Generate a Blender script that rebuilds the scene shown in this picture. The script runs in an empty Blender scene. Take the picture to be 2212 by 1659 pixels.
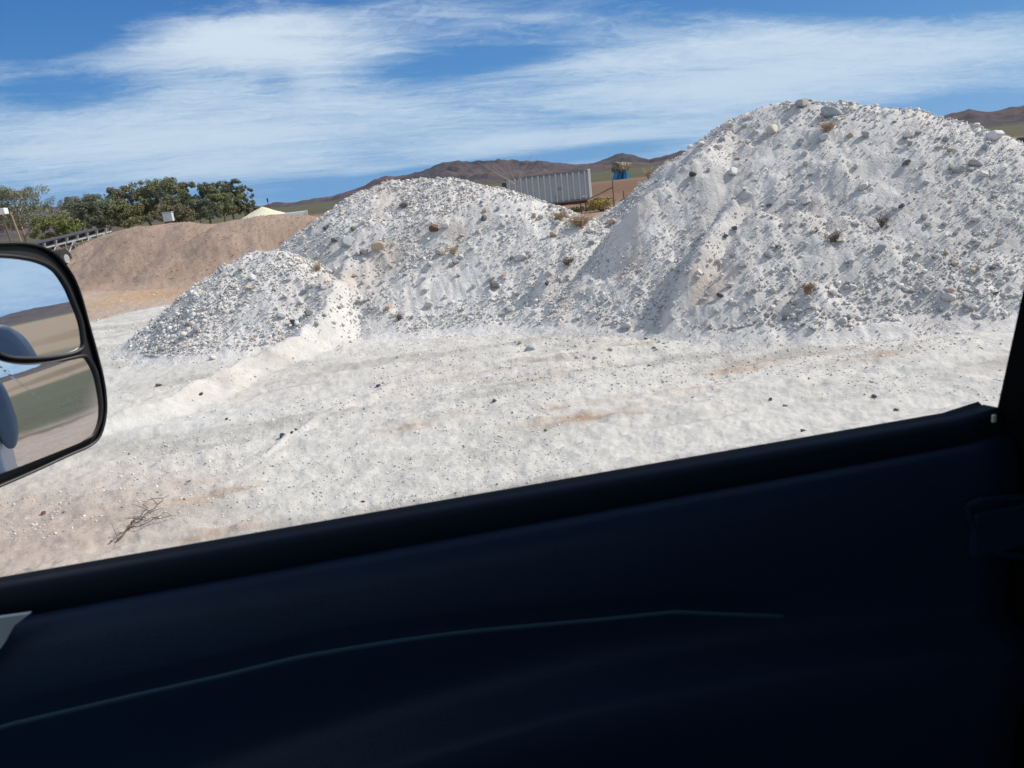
import bpy, bmesh, math, random
import numpy as np
from mathutils import Vector, Matrix, Quaternion
S = bpy.context.scene
R_ = math.radians
# ------------------------------------------------------------------ camera
H = 1.75                      # eye height in the cab
PITCH, ROLL, FPX = 15.16, -6.475, 745.0     # focal length in px of a 1024 wide frame
cam_d = bpy.data.cameras.new('camera'); cam = bpy.data.objects.new('camera', cam_d)
S.collection.objects.link(cam); S.camera = cam
cam_d.sensor_width = 36; cam_d.lens = FPX/1024*36; cam_d.clip_start = 0.02; cam_d.clip_end = 20000
cam.location = (0, 0, H)
CM = Matrix.Rotation(R_(90-PITCH), 3, 'X') @ Matrix.Rotation(R_(ROLL), 3, 'Z')
cam.rotation_euler = CM.to_euler()
cam_d.dof.use_dof = True; cam_d.dof.focus_distance = 11; cam_d.dof.aperture_fstop = 15
S.render.resolution_x = 1024; S.render.resolution_y = 768
# ------------------------------------------------------------------ light and sky
SUN = Vector((0.75, 0.10, 0.71)).normalized()
sun_d = bpy.data.lights.new('sun', 'SUN'); sun = bpy.data.objects.new('sun', sun_d)
S.collection.objects.link(sun); sun.location = (30, 10, 40)
sun.rotation_euler = SUN.to_track_quat('Z', 'Y').to_euler()
sun_d.energy = 3.75; sun_d.angle = R_(0.53); sun_d.color = (1.0, 0.93, 0.84)
S.view_settings.view_transform = 'Standard'; S.view_settings.look = 'None'
S.view_settings.exposure = 0.26; S.view_settings.gamma = 1
S.cycles.max_bounces = 6

def ray(x, y):
    """picture position in the 2212 px wide view of the photograph -> (unit horizontal direction, tan elevation)"""
    x *= 1024/2212; y *= 1024/2212
    d = CM @ Vector(((x-512)/FPX, (384-y)/FPX, -1))
    h = math.hypot(d.x, d.y)
    return d.x/h, d.y/h, d.z/h
def P(x, y, r):
    a, b, t = ray(x, y); return Vector((a*r, b*r, H+t*r))
def G(x, y, z=0.0):
    a, b, t = ray(x, y); r = (z-H)/t; return Vector((a*r, b*r, z))
def apex(xt, yt, yb, s, xb=None, zg=0.0):
    """heap crest seen at (xt,yt) whose front foot is seen at yb, with face slope s"""
    a, b, t = ray(xt, yt); _, _, tb = ray(xt if xb is None else xb, yb)
    rb = (zg-H)/tb
    r = (H-zg+s*rb)/(s-t)
    return (a*r, b*r, H+t*r)

# world
W = bpy.data.worlds.new('World'); S.world = W; W.use_nodes = True
nt = W.node_tree; nt.nodes.clear()
class NB:
    def __init__(s, nt): s.nt = nt
    def n(s, t, **k):
        o = s.nt.nodes.new(t)
        for a, b in k.items(): setattr(o, a, b)
        return o
    def put(s, sock, v):
        if isinstance(v, bpy.types.NodeSocket): s.nt.links.new(v, sock)
        else: sock.default_value = v
    def m(s, op, a, b=0.0, c=None, clamp=False):
        o = s.n('ShaderNodeMath', operation=op, use_clamp=clamp)
        s.put(o.inputs[0], a); s.put(o.inputs[1], b)
        if c is not None: s.put(o.inputs[2], c)
        return o.outputs[0]
    def noise(s, vec, scale, detail=4, rough=.55, dist=0.0, out='Fac'):
        o = s.n('ShaderNodeTexNoise'); s.put(o.inputs['Vector'], vec) if vec is not None else None
        o.inputs['Scale'].default_value = scale; o.inputs['Detail'].default_value = detail
        o.inputs['Roughness'].default_value = rough; o.inputs['Distortion'].default_value = dist
        return o.outputs[out]
    def mr(s, v, a, b, c=0.0, d=1.0, smooth=False):
        o = s.n('ShaderNodeMapRange')
        if smooth: o.interpolation_type = 'SMOOTHSTEP'
        s.put(o.inputs[0], v)
        for i, q in enumerate((a, b, c, d)): o.inputs[i+1].default_value = q
        return o.outputs[0]
    def mix(s, f, a, b, typ='MIX'):
        o = s.n('ShaderNodeMix', data_type='RGBA', blend_type=typ)
        s.put(o.inputs[0], f); s.put(o.inputs[6], a); s.put(o.inputs[7], b)
        return o.outputs[2]
nb = NB(nt)
sky = nb.n('ShaderNodeTexSky', sky_type='NISHITA'); sky.sun_disc = False
sky.sun_elevation = math.asin(SUN.z); sky.sun_rotation = math.atan2(SUN.x, SUN.y)
sky.air_density = 1.25; sky.dust_density = 0.25; sky.ozone_density = 4.0; sky.altitude = 600
geo = nb.n('ShaderNodeTexCoord'); sp = nb.n('ShaderNodeSeparateXYZ'); nt.links.new(geo.outputs['Generated'], sp.inputs[0])
dx, dy, dz = sp.outputs
zz = nb.m('ADD', nb.m('MAXIMUM', dz, 0.0), 0.10)
u = nb.m('DIVIDE', dx, zz); v = nb.m('DIVIDE', dy, zz)
az = nb.m('ARCTAN2', dx, dy); el = nb.m('ARCSINE', dz)
def cxyz(a, b, c=0.0):
    o = nb.n('ShaderNodeCombineXYZ'); nb.put(o.inputs[0], a); nb.put(o.inputs[1], b); nb.put(o.inputs[2], c); return o.outputs[0]
# cirrus: long streaks swept over the sky, plus fine fibres
uu = nb.m('ADD', nb.m('MULTIPLY', u, 0.92), nb.m('MULTIPLY', v, 0.38))
vv = nb.m('SUBTRACT', nb.m('MULTIPLY', v, 0.92), nb.m('MULTIPLY', u, 0.38))
c1 = nb.noise(cxyz(nb.m('MULTIPLY', uu, 0.30), nb.m('MULTIPLY', vv, 0.62)), 1.15, 7, .56, 0.55)
c2 = nb.noise(cxyz(nb.m('MULTIPLY', uu, 0.55), nb.m('MULTIPLY', vv, 2.3), 4.0), 1.9, 8, .62, 0.9)
c3 = nb.noise(cxyz(nb.m('MULTIPLY', az, 1.1), nb.m('MULTIPLY', el, 14.0), 9.0), 2.3, 7, .55, 0.35)
wxy = nb.noise(cxyz(nb.m('MULTIPLY', u, .8), nb.m('MULTIPLY', v, .8), 2.0), 2.2, 5, .6, 0.0, 'Color'); sw = nb.n('ShaderNodeSeparateXYZ'); nt.links.new(wxy, sw.inputs[0])
uw = nb.m('ADD', uu, nb.m('MULTIPLY', nb.m('SUBTRACT', sw.outputs[0], .5), .9)); vw = nb.m('ADD', vv, nb.m('MULTIPLY', nb.m('SUBTRACT', sw.outputs[1], .5), .9))
c4 = nb.noise(cxyz(nb.m('MULTIPLY', uw, 1.6), nb.m('MULTIPLY', vw, 5.0), 7.0), 2.4, 10, .68, 0.3)
c5 = nb.noise(cxyz(nb.m('MULTIPLY', nb.m('ADD', uw, vw), 3.2), nb.m('MULTIPLY', nb.m('SUBTRACT', vw, uw), 1.3), 3.0), 3.0, 9, .66, 0.2)
den = nb.m('ADD', nb.m('MULTIPLY', c1, 0.62), nb.m('ADD', nb.m('MULTIPLY', c2, 0.26), nb.m('MULTIPLY', c3, 0.22)))
den = nb.m('ADD', den, nb.m('ADD', nb.m('MULTIPLY', c4, 0.30), nb.m('MULTIPLY', c5, 0.16)))
def azel(x, y):
    a, b, t = ray(x, y); return math.atan2(a, b), math.atan(t)
def blob(x, y, x2, y2, wid, amp):
    """a long cloud bank or clear gap between two directions of the sky"""
    global den
    a0, e0 = azel(x, y); a1, e1 = azel(x2, y2)
    ca, ce = (a0+a1)/2, (e0+e1)/2; L = max(math.hypot(a1-a0, e1-e0)/2, 1e-3); ux, uy = (a1-a0)/2/L, (e1-e0)/2/L
    wid = wid/2212*1024/FPX
    pa = nb.m('SUBTRACT', az, ca); pe = nb.m('SUBTRACT', el, ce)
    s1 = nb.m('DIVIDE', nb.m('ADD', nb.m('MULTIPLY', pa, ux), nb.m('MULTIPLY', pe, uy)), L)
    s2 = nb.m('DIVIDE', nb.m('SUBTRACT', nb.m('MULTIPLY', pe, ux), nb.m('MULTIPLY', pa, uy)), wid)
    q = nb.m('ADD', nb.m('POWER', nb.m('ABSOLUTE', s1), 2.5), nb.m('MULTIPLY', s2, s2))
    g = nb.m('EXPONENT', nb.m('MULTIPLY', q, -1.0))
    den = nb.m('ADD', den, nb.m('MULTIPLY', g, amp))
for b in [(760,168,1210,115,30,-.36), (950,45,1500,90,20,-.08), (560,150,640,190,30,-.08), (560,30,900,130,40,.14), (-60,70,260,20,60,-.50), (-60,205,330,180,38,-.26), (250,20,520,5,40,-.18),
          (640,420,1130,352,16,-.70), (1130,345,1480,310,14,-.30), (1500,12,2300,-20,40,-.26), (560,400,760,385,12,-.15), (1950,240,2250,215,24,-.30), (500,20,800,0,20,-.12), (1700,-10,2300,-60,40,-.2),
          (-50,160,620,60,45,.16), (380,60,760,150,40,.22), (100,260,1100,230,55,.17), (1150,180,2250,90,62,.20), (1250,130,1900,50,35,.12), (850,330,1600,270,35,.16), (0,330,700,330,50,.17),
          (600,395,1100,330,12,.10), (850,10,1300,60,25,.07)]:
    blob(*b)
den = nb.m('ADD', den, nb.mr(nb.m('ABSOLUTE', az), .85, 1.4, 0, .10))  # extra cloud outside the view, added to whiten the ambient light
cover = nb.mr(den, 0.60, 1.06, 0.0, 1.0, True)
hs = nb.n('ShaderNodeHueSaturation'); hs.inputs['Saturation'].default_value = 1.12; hs.inputs['Value'].default_value = 1.0
nt.links.new(sky.outputs[0], hs.inputs['Color'])
deep = nb.mix(nb.mr(el, 0.02, 0.42, 0.0, 1.0), (1.0, 1.0, 1.0, 1), (0.62, 0.82, 1.0, 1))
grad = nb.mix(nb.mr(el, -.02, 0.36, 0, 1), (.80, 2.70, 5.4, 1), (.07, .74, 3.0, 1))
skyc = nb.mix(0.92, nb.mix(1.0, hs.outputs[0], deep, 'MULTIPLY'), grad)
cloudc = nb.mix(nb.mr(el, 0.0, 0.35), (4.3, 5.4, 6.5, 1), (6.3, 7.0, 7.5, 1))
col = nb.mix(nb.m('MULTIPLY', cover, 0.92), skyc, cloudc)
bg = nb.n('ShaderNodeBackground'); nt.links.new(col, bg.inputs[0]); bg.inputs[1].default_value = 0.107
wo = nb.n('ShaderNodeOutputWorld'); nt.links.new(bg.outputs[0], wo.inputs[0])

# ------------------------------------------------------------------ helpers
col_ = S.collection
def tag(o, label=None, cat=None, group=None, kind=None):
    if label: o['label'] = label
    if cat: o['category'] = cat
    if group: o['group'] = group
    if kind: o['kind'] = kind
    return o
def mesh_np(name, V, F, mat=None, smooth=False, colr=None, parent=None):
    """V (n,3), F (m,k) arrays -> mesh object"""
    me = bpy.data.meshes.new(name); V = np.asarray(V, np.float32); F = np.asarray(F, np.int32)
    n, m, k = len(V), len(F), F.shape[1]
    me.vertices.add(n); me.vertices.foreach_set('co', V.ravel())
    me.loops.add(m*k); me.loops.foreach_set('vertex_index', F.ravel())
    me.polygons.add(m); me.polygons.foreach_set('loop_start', np.arange(0, m*k, k, dtype=np.int32))
    me.polygons.foreach_set('loop_total', np.full(m, k, np.int32))
    if smooth: me.polygons.foreach_set('use_smooth', np.ones(m, bool))
    if colr is not None:
        a = me.color_attributes.new('tint', 'FLOAT_COLOR', 'POINT')
        c = np.ones((n, 4), np.float32); c[:, :3] = colr; a.data.foreach_set('color', c.ravel())
    me.update(calc_edges=True)
    if mat: me.materials.append(mat)
    o = bpy.data.objects.new(name, me); col_.objects.link(o)
    if parent: o.parent = parent
    return o
class MB:
    """collects simple shapes into one mesh"""
    def __init__(s): s.b = bmesh.new()
    def box(s, c, d, rot=None, bev=0.0):
        r = bmesh.ops.create_cube(s.b, size=1.0); vs = r['verts']
        M = Matrix.Translation(Vector(c)) @ (rot.to_4x4() if rot is not None else Matrix()) @ Matrix.Diagonal((*d, 1))
        bmesh.ops.transform(s.b, matrix=M, verts=vs)
        if bev:
            es = list({e for v_ in vs for e in v_.link_edges})
            bmesh.ops.bevel(s.b, geom=es, offset=bev, segments=2, affect='EDGES', profile=.5)
        return s
    def bar(s, p, q, r, r2=None, n=8):
        p, q = Vector(p), Vector(q); d = q-p; L = d.length
        if L < 1e-6: return s
        M = Matrix.Translation((p+q)/2) @ d.to_track_quat('Z', 'Y').to_matrix().to_4x4()
        bmesh.ops.create_cone(s.b, cap_ends=True, segments=n, radius1=r, radius2=r if r2 is None else r2, depth=L, matrix=M)
        return s
    def tube(s, pts, rad, n=8):
        for i in range(len(pts)-1):
            ra = rad[i] if hasattr(rad, '__len__') else rad; rb = rad[i+1] if hasattr(rad, '__len__') else rad
            s.bar(pts[i], pts[i+1], ra, rb, n)
        return s
    def loft(s, secs, close=True, cap=True):
        """sections of equal length joined with quads"""
        rows = [[s.b.verts.new(p) for p in sec] for sec in secs]
        n = len(rows[0])
        for a, b in zip(rows, rows[1:]):
            for i in range(n if close else n-1):
                j = (i+1) % n; s.b.faces.new((a[i], a[j], b[j], b[i]))
        if cap and close:
            s.b.faces.new(rows[0][::-1]); s.b.faces.new(rows[-1])
        return s
    def build(s, name, mat, parent=None, smooth=False):
        bmesh.ops.recalc_face_normals(s.b, faces=s.b.faces)
        me = bpy.data.meshes.new(name); s.b.to_mesh(me); s.b.free()
        if smooth:
            for p in me.polygons: p.use_smooth = True
        me.materials.append(mat)
        o = bpy.data.objects.new(name, me); col_.objects.link(o)
        if parent: o.parent = parent
        return o
def empty(name, loc=(0,0,0), rz=0.0):
    o = bpy.data.objects.new(name, None); col_.objects.link(o); o.location = loc; o.rotation_euler = (0,0,rz)
    o.empty_display_size = .2; return o
def material(name, base=(.5,.5,.5), rough=.8, metal=0.0, var=0.0, vscale=5.0, bump=0.0, bscale=40.0, tint=False, spec=.5, extra=None, coords='Object'):
    m = bpy.data.materials.new(name); m.use_nodes = True; t = m.node_tree; t.nodes.clear(); q = NB(t)
    bs = q.n('ShaderNodeBsdfPrincipled'); out = q.n('ShaderNodeOutputMaterial'); t.links.new(bs.outputs[0], out.inputs[0])
    tc = q.n('ShaderNodeTexCoord').outputs[coords]
    if tint:
        c = q.n('ShaderNodeAttribute', attribute_name='tint').outputs['Color']
    else:
        rgb = q.n('ShaderNodeRGB'); rgb.outputs[0].default_value = (*base, 1); c = rgb.outputs[0]
    if var:
        f = q.mr(q.noise(tc, vscale, 6, .62), .25, .75, 1-var, 1+var)
        cc = q.n('ShaderNodeCombineXYZ'); [q.put(cc.inputs[i], f) for i in range(3)]
        c = q.mix(1.0, c, cc.outputs[0], 'MULTIPLY')
    if extra: c = extra(q, tc, c)
    q.put(bs.inputs['Base Color'], c); bs.inputs['Roughness'].default_value = rough; bs.inputs['Metallic'].default_value = metal
    bs.inputs['Specular IOR Level'].default_value = spec
    if bump:
        b = q.n('ShaderNodeBump'); b.inputs['Strength'].default_value = 1.0; b.inputs['Distance'].default_value = bump
        q.put(b.inputs['Height'], q.noise(tc, bscale, 8, .65)); t.links.new(b.outputs[0], bs.inputs['Normal'])
    return m
# value noise ---------------------------------------------------------------
def _h(ix, iy, seed):
    n = (ix.astype(np.int64)*374761393 + iy.astype(np.int64)*668265263 + seed*982451653) & 0xffffffff
    n = ((n ^ (n >> 13))*1274126177) & 0xffffffff
    n = n ^ (n >> 16)
    return (n & 0xffff)/65535.0
def vn(x, y, seed=0):
    ix, iy = np.floor(x), np.floor(y); fx, fy = x-ix, y-iy
    fx = fx*fx*fx*(fx*(fx*6-15)+10); fy = fy*fy*fy*(fy*(fy*6-15)+10)
    a, b, c, d = _h(ix, iy, seed), _h(ix+1, iy, seed), _h(ix, iy+1, seed), _h(ix+1, iy+1, seed)
    return (a*(1-fx)+b*fx)*(1-fy)+(c*(1-fx)+d*fx)*fy*1.0
def fbm(x, y, oct=4, seed=0, gain=.5):
    s, a, t = 0, 1, 0
    for i in range(oct):
        c, n_ = math.cos(.7*i+.3), math.sin(.7*i+.3); f = 2.03**i
        s = s+a*(vn((x*c-y*n_)*f+17*i, (x*n_+y*c)*f-9*i, seed+i)-.5); t += a; a *= gain
    return s/t*2          # about -1..1
def sst(x, a, b):
    t = np.clip((x-a)/(b-a), 0, 1); return t*t*(3-2*t)

# ------------------------------------------------------------------ terrain functions
def ground_base(x, y):
    r = np.hypot(x, y); az = np.degrees(np.arctan2(x, y))
    w = sst(az, -13, -5)*(1-sst(az, 100, 130))
    z = -1.15*sst(r, 15, 42)*w - 1.15*sst(r, 45, 75)*(1-w)
    berm = sst(r+1.5*fbm(x/9, y/9, 2, 5), 90, 93.5)*(1-.9*sst(r, 100, 170))
    z = z + 1.5*berm*sst(y, 0, 30)
    return z
def seg_dist(x, y, p, q):
    px, py, qx, qy = p[0], p[1], q[0], q[1]; dx, dy = qx-px, qy-py; L2 = dx*dx+dy*dy
    t = np.clip(((x-px)*dx+(y-py)*dy)/L2, 0, 1); ex, ey = x-(px+t*dx), y-(py+t*dy)
    side = np.sign(dx*(y-py)-dy*(x-px))
    return np.hypot(ex, ey), t, side
def wind(pts): return [G(*p) for p in pts]
ROW1 = wind([(765,705),(735,722),(690,752),(552,805),(372,885),(200,945)])
ROW1H = [.10,.26,.26,.21,.18,.12]
ROW2 = wind([(1480,745),(1320,772),(1090,785),(835,830),(720,885),(620,940),(520,1010)])
ROW2H = [.06,.09,.04,.035,.03,.03,.02]
ROW3 = wind([(2150,905),(1900,930),(1500,985),(1100,1050),(560,1135),(260,1160)])
ROW3H = [.03,.03,.03,.035,.04,.04]
ca9, sa9 = math.cos(R_(9)), math.sin(R_(9))
def ground_full(x, y):
    z = ground_base(x, y); r = np.hypot(x, y)
    near = 1-sst(r, 40, 90)
    xt, yt = x*ca9+y*sa9, -x*sa9+y*ca9
    z = z + near*(0.055*fbm(x/1.6, y/.9, 3, 11) + 0.022*(.3-np.abs(fbm(x/.6, y/.4, 3, 13))) + 0.024*fbm(xt/.70, yt/.13, 4, 21) + 0.018*fbm(x/.12, y/.12, 3, 31) + 0.010*np.maximum(fbm(x/.05, y/.05, 2, 33), 0)*vn(x/.8, y/.8, 35))
    # wheel ruts along the drive
    for c in (4.25, 4.75, 5.9, 6.5):
        z = z - near*.034*np.exp(-((yt-c-.25*fbm(xt/5, yt*0+c, 2, 41))/.11)**2)*(0.3+.7*vn(xt/2.5, yt*0+c, 3))
    for pts, hs_, wd in ((ROW1, ROW1H, .30), (ROW2, ROW2H, .16), (ROW3, ROW3H, .18)):
        add = np.zeros_like(z)
        for i in range(len(pts)-1):
            d, t, sd = seg_dist(x+.10*fbm(x/.5, y/.5, 2, 51), y+.10*fbm(x/.5, y/.5, 2, 52), pts[i], pts[i+1])
            hh = hs_[i]*(1-t)+hs_[i+1]*t
            add = np.maximum(add, hh*np.clip(1-np.sqrt(d*d+.0003)/(.03+hh*1.15), 0, 1)*(.8+.35*vn(x/.2, y/.2, 53)))
        z = z+add
    z = z + (1-near)*.25*fbm(x/25, y/25, 3, 61)*sst(r, 90, 200)
    return z
# heaps: every load dumped is a cone; a heap is the envelope of its loads
SL = .70
def ridge(pts, n=8, s=SL):
    out = []
    for a, b in zip(pts, pts[1:]):
        for k in range(n):
            t = k/n; out.append(tuple(a[i]*(1-t)+b[i]*t for i in range(3))+(s,))
    out.append(tuple(pts[-1])+(s,)); return out
def heap_fn(cones, seed, rough=1.0, k=.10, r0=.10, warp=.10):
    def f(x, y):
        wx = x+warp*fbm(x/1.1, y/1.1, 3, seed)*1.2+.04*fbm(x/.3, y/.3, 2, seed+3); wy = y+warp*fbm(x/1.1, y/1.1, 3, seed+9)*1.2+.04*fbm(x/.3, y/.3, 2, seed+5)
        h = np.full(x.shape, -9.0)
        for cn in cones:
            cx, cy, cz, s = cn[:4]
            d = np.sqrt((wx-cx)**2+(wy-cy)**2+r0*r0)-r0
            if len(cn) > 4:            # gentle shoulder towards the front, steep face below it
                s1, d0 = cn[4:]; D = cz/s; s2 = (cz-s1*d0)/(D-d0)
                g = np.clip(((wx-cx)*.40-(wy-cy)*.92)/(d+.05), 0, 1)**.7
                prof = np.minimum(cz-s1*d, cz-s1*d0-s2*(d-d0)); h = np.maximum(h, (cz-s*d)*(1-g)+prof*g)
            else: h = np.maximum(h, cz-s*d)
        h = np.where(h > -1.5, h, -1.5)
        hp = k*np.logaddexp(0, h/k)          # soft toe
        m = np.clip(hp/.25, 0, 1)
        bil = np.abs(fbm(x/.42, y/.42, 3, seed+20))
        hp = hp + rough*m*(.045*fbm(x/.9, y/.9, 3, seed+30) + .028*(.25-bil) + .026*fbm(x/.14, y/.14, 3, seed+40, .6)*(.4+1.1*vn(x/.6, y/.6, seed+60))
                           + .018*np.maximum(fbm(x/.06, y/.06, 2, seed+50), 0))
        return hp
    return f
AP = lambda *a, **k: apex(*a, **k)
s = SL
big = ridge([AP(1565,258,712,s), AP(1640,228,715,s), AP(1720,214,717,s), AP(1830,222,715,s), AP(1960,230,712,s), AP(2060,254,706,s), AP(2150,292,700,s), AP(2225,325,695,s), AP(2330,380,690,s), AP(2460,500,690,s)], 6)
big += ridge([AP(1400,462,722,s), AP(1440,440,722,s), AP(1500,440,722,s)], 3)
big += ridge([AP(1960,470,708,s), AP(2060,500,706,s)], 3)
sm_ = .62
def sh(pts, d0s, s1=.40, n=6, s=sm_):
    out = []
    for (a, da), (b, db) in zip(zip(pts, d0s), list(zip(pts, d0s))[1:]):
        for k in range(n):
            t = k/n; out.append(tuple(a[i]*(1-t)+b[i]*t for i in range(3))+(s, s1, da*(1-t)+db*t))
    out.append(tuple(pts[-1])+(s, s1, d0s[-1])); return out
mid = sh([AP(735,444,722,sm_), AP(785,409,722,sm_), AP(835,389,720,sm_), AP(900,387,718,sm_), AP(965,387,716,sm_), AP(1020,401,714,sm_), AP(1090,416,712,sm_), AP(1160,440,706,sm_), AP(1230,466,702,sm_), AP(1290,484,702,sm_)],
         [.25,.9,1.35,1.4,1.3,1.1,.8,.5,.3,.2])
mid += [AP(1000,535,712,s)+(s,), AP(1230,560,708,s)+(s,), AP(890,640,716,s)+(s,)]
def down(p, q, n, s, bulge=0.0):
    p, q = Vector(p), Vector(q); out = []
    for k in range(n+1):
        t = k/n; v = p.lerp(q, t); out.append((v.x, v.y, v.z+bulge*math.sin(math.pi*t), s))
    return out
a0 = AP(560,532,768,.66)
sml = down(a0, AP(600,534,766,.66), 3, .66) + down(AP(600,534,766,.66), G(722,722,.10), 12, .72, .12) + down(AP(470,590,765,s), AP(385,650,758,s), 6, s) + down(a0, AP(470,590,765,s), 4, s)
_bf = heap_fn(big, 100)
def on_big(x, y, dz):
    a, b, t = ray(x, y); rs = np.linspace(6, 15, 1200); zs = _bf(a*rs, b*rs); k = int(np.argmax(H+t*rs <= zs)); r = rs[k]
    return (a*r, b*r, float(zs[k])+dz)
g1 = [on_big(*q) for q in ((1575,484,.30),(1548,538,.34),(1517,590,.33),(1487,640,.30),(1450,700,.18))]
for p_, q_ in zip(g1, g1[1:]): big += down(p_, q_, 8, 2.3)
for q in ((1640,480,.16),(1720,470,.12),(1820,480,.08)): big.append(on_big(*q)+(.70,))
g2 = [on_big(*q) for q in ((1562,290,.08),(1535,340,.22),(1500,390,.30),(1455,436,.32),(1400,465,.30),(1350,495,.14))]
for p_, q_ in zip(g2, g2[1:]): big += down(p_, q_, 3, 1.15)
g3 = [on_big(*q) for q in ((1760,640,.14),(1750,700,.08))]; big += down(g3[0], g3[1], 3, .9)
_mf = heap_fn(mid, 200)
def on_mid(x, y, dz):
    a, b, t = ray(x, y); rs = np.linspace(7, 17, 1200); zs = _mf(a*rs, b*rs); k = int(np.argmax(H+t*rs <= zs)); r = rs[k]
    return (a*r, b*r, float(zs[k])+dz)
g4 = [on_mid(*q) for q in ((1290,535,.12),(1240,558,.16),(1190,592,.12))]
for p_, q_ in zip(g4, g4[1:]): mid += down(p_, q_, 5, 1.9)
HEAPS = dict(big=heap_fn(big, 100), mid=heap_fn(mid, 200), sml=heap_fn(sml, 300))
sb = .56
br1 = ridge([AP(243,502,603,.66), AP(290,490,604,.62), AP(380,480,604,sb), AP(440,483,600,sb)], 5, sb) + [AP(330,560,608,sb)+(sb,)]
br2 = ridge([AP(500,474,600,sb), AP(560,464,596,sb), AP(640,464,590,sb), AP(690,478,585,sb), AP(760,520,580,sb)], 5, sb) + [AP(520,545,603,sb)+(sb,)]
HEAPS['br1'] = heap_fn(br1, 400, .35, .16, .8, .22); HEAPS['br2'] = heap_fn(br2, 500, .35, .16, .8, .22)
def surf(x, y, which=('big','mid','sml')):
    x = np.asarray(x, float); y = np.asarray(y, float)
    g = ground_full(x, y); b = g.copy()
    for w in which: b = np.maximum(b, g+HEAPS[w](x, y)-.015)
    return b

# ------------------------------------------------------------------ ground tint: what the soil is made of
def soil(x, y):
    r = np.hypot(x, y); az = np.degrees(np.arctan2(x, y))
    xt, yt = x*ca9+y*sa9, -x*sa9+y*ca9
    n1 = fbm(x/2.2, y/2.2, 4, 71); n2 = fbm(xt/1.6, yt/.35, 4, 81); n3 = fbm(x/9, y/9, 3, 91)
    white = np.array([.535,.518,.478]); grey = np.array([.365,.348,.312]); pink = np.array([.41,.32,.26]); rust = np.array([.38,.24,.15]); tan = np.array([.35,.25,.18])
    c = white[None]*np.ones(x.shape+(1,)) if x.ndim == 1 else white
    c = white + (grey-white)*sst(n2, -.2, .55)[..., None]*.8
    c = c + (np.array([.55,.565,.57])-c)*(sst(fbm(xt/3., yt/.9, 3, 77), .25, .8)*.5)[..., None]
    # rusty streaks on the tracked floor
    st = sst(fbm(xt/1.1, yt/.16, 4, 101), .30, .62)*sst(fbm(x/1.8, y/1.3, 2, 103), .12, .5)
    c = c + (rust-c)*(st*.55)[..., None]
    c = c + (np.array([.55,.455,.40])-c)*(sst(n1, .1, .7)*.28)[..., None]
    for (sx, sy, sw, sh_, am) in ((1245,902,.42,.10,.75),(1195,885,.16,.04,.6),(1690,773,.75,.07,.7),(1610,787,.25,.05,.7),(1890,777,.42,.10,.5),(1100,797,.70,.07,.45),(880,930,.22,.08,.5),(1130,830,.16,.035,.8),(1060,822,.06,.03,.6),(1310,760,.35,.12,.35),(1380,890,.14,.03,.6),(1560,900,.2,.05,.3),(960,905,.5,.15,.22)):
        q = G(sx, sy); ex_ = (x-q.x)*ca9+(y-q.y)*sa9; ey_ = -(x-q.x)*sa9+(y-q.y)*ca9
        m_ = np.exp(-((ex_/sw)**2+(ey_/sh_)**2))*am*(.55+.95*np.clip(.5+fbm(xt/.16, yt/.05, 3, 105), 0, 1))
        c = c+(np.array([.33,.225,.15])-c)*np.clip(m_, 0, .9)[..., None]
    # where the pad of white material ends
    edge = 1.3*n1+1.1*n3
    A = G(195,697); B = G(420,650)
    nx, ny = -(B.y-A.y), (B.x-A.x); L = math.hypot(nx, ny); nx, ny = nx/L, ny/L
    if ny < 0: nx, ny = -nx, -ny
    far = (x-A.x)*nx+(y-A.y)*ny                     # beyond the pad on the left
    dirt = sst(far+edge*.5, -.15, .35)
    dirt = np.maximum(dirt, sst(r+edge, 19, 23)); dirt = np.maximum(dirt, sst(-x-y*.2+edge, 11, 14)); dirt = np.maximum(dirt, sst(x+edge, 17, 21))
    dirt = np.maximum(dirt, sst(x-1.2*y+.5*edge, 0.2, 1.4))
    cn = G(-60,1190); dn = np.hypot((x-cn.x)/1.0, (y-cn.y)/.9); dirt = np.maximum(dirt, .75*(1-sst(dn+.5*n1, .3, 1.75)))
    dirt = np.maximum(dirt, sst(-yt+.5*edge, -2.1, -1.5)*.0+sst(-yt+edge*.4, -1.9, -1.3))
    d = pink + (tan-pink)*sst(n1, -.4, .6)[..., None]
    org = G(310,640); do = np.hypot((x-org.x)/1.5, (y-org.y)/2.0)
    d = d + (np.array([.47,.29,.13])-d)*((1-sst(do+.6*n1, .1, 1.5))*.42)[..., None]
    d = d + (np.array([.20,.125,.085])-d)*(sst(r, 40, 80))[..., None]
    brush = np.array([.075,.078,.04])
    g = sst(r+8*fbm(x/30, y/30, 3, 111), 104, 118)
    g = np.maximum(g, 0)
    band = .5+.5*fbm(x/300, np.log(r+1)*6, 4, 121)
    bb = brush + (np.array([.13,.10,.06])-brush)*(band*.55)[..., None] + (np.array([.14,.15,.035])-brush)*(sst(fbm(x/90, y/40, 2, 131), .2, .5)*.6*(1-sst(r, 300, 600)))[..., None]
    gv_ = sst(xt+.6*n3, 9, 10.5)*(1-sst(xt+6*n3, 60, 75))*sst(az, 58, 66)
    rear = sst(az, 50, 60)*(1-sst(az, 120, 150))*sst(r, 8, 20); g = g*(1-rear*(1-sst(r, 700, 1300)))
    d = d+(np.array([.30,.215,.14])-d)*rear[..., None]
    d = d+(bb-d)*g[..., None]
    d = d+(np.array([.045,.062,.03])-d)*(gv_*.85)[..., None]
    d = d*(1-.6*(np.exp(-((xt-9.3)/.35)**2)*sst(az, 58, 66)))[..., None]
    return c + (d-c)*dirt[..., None]

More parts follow.
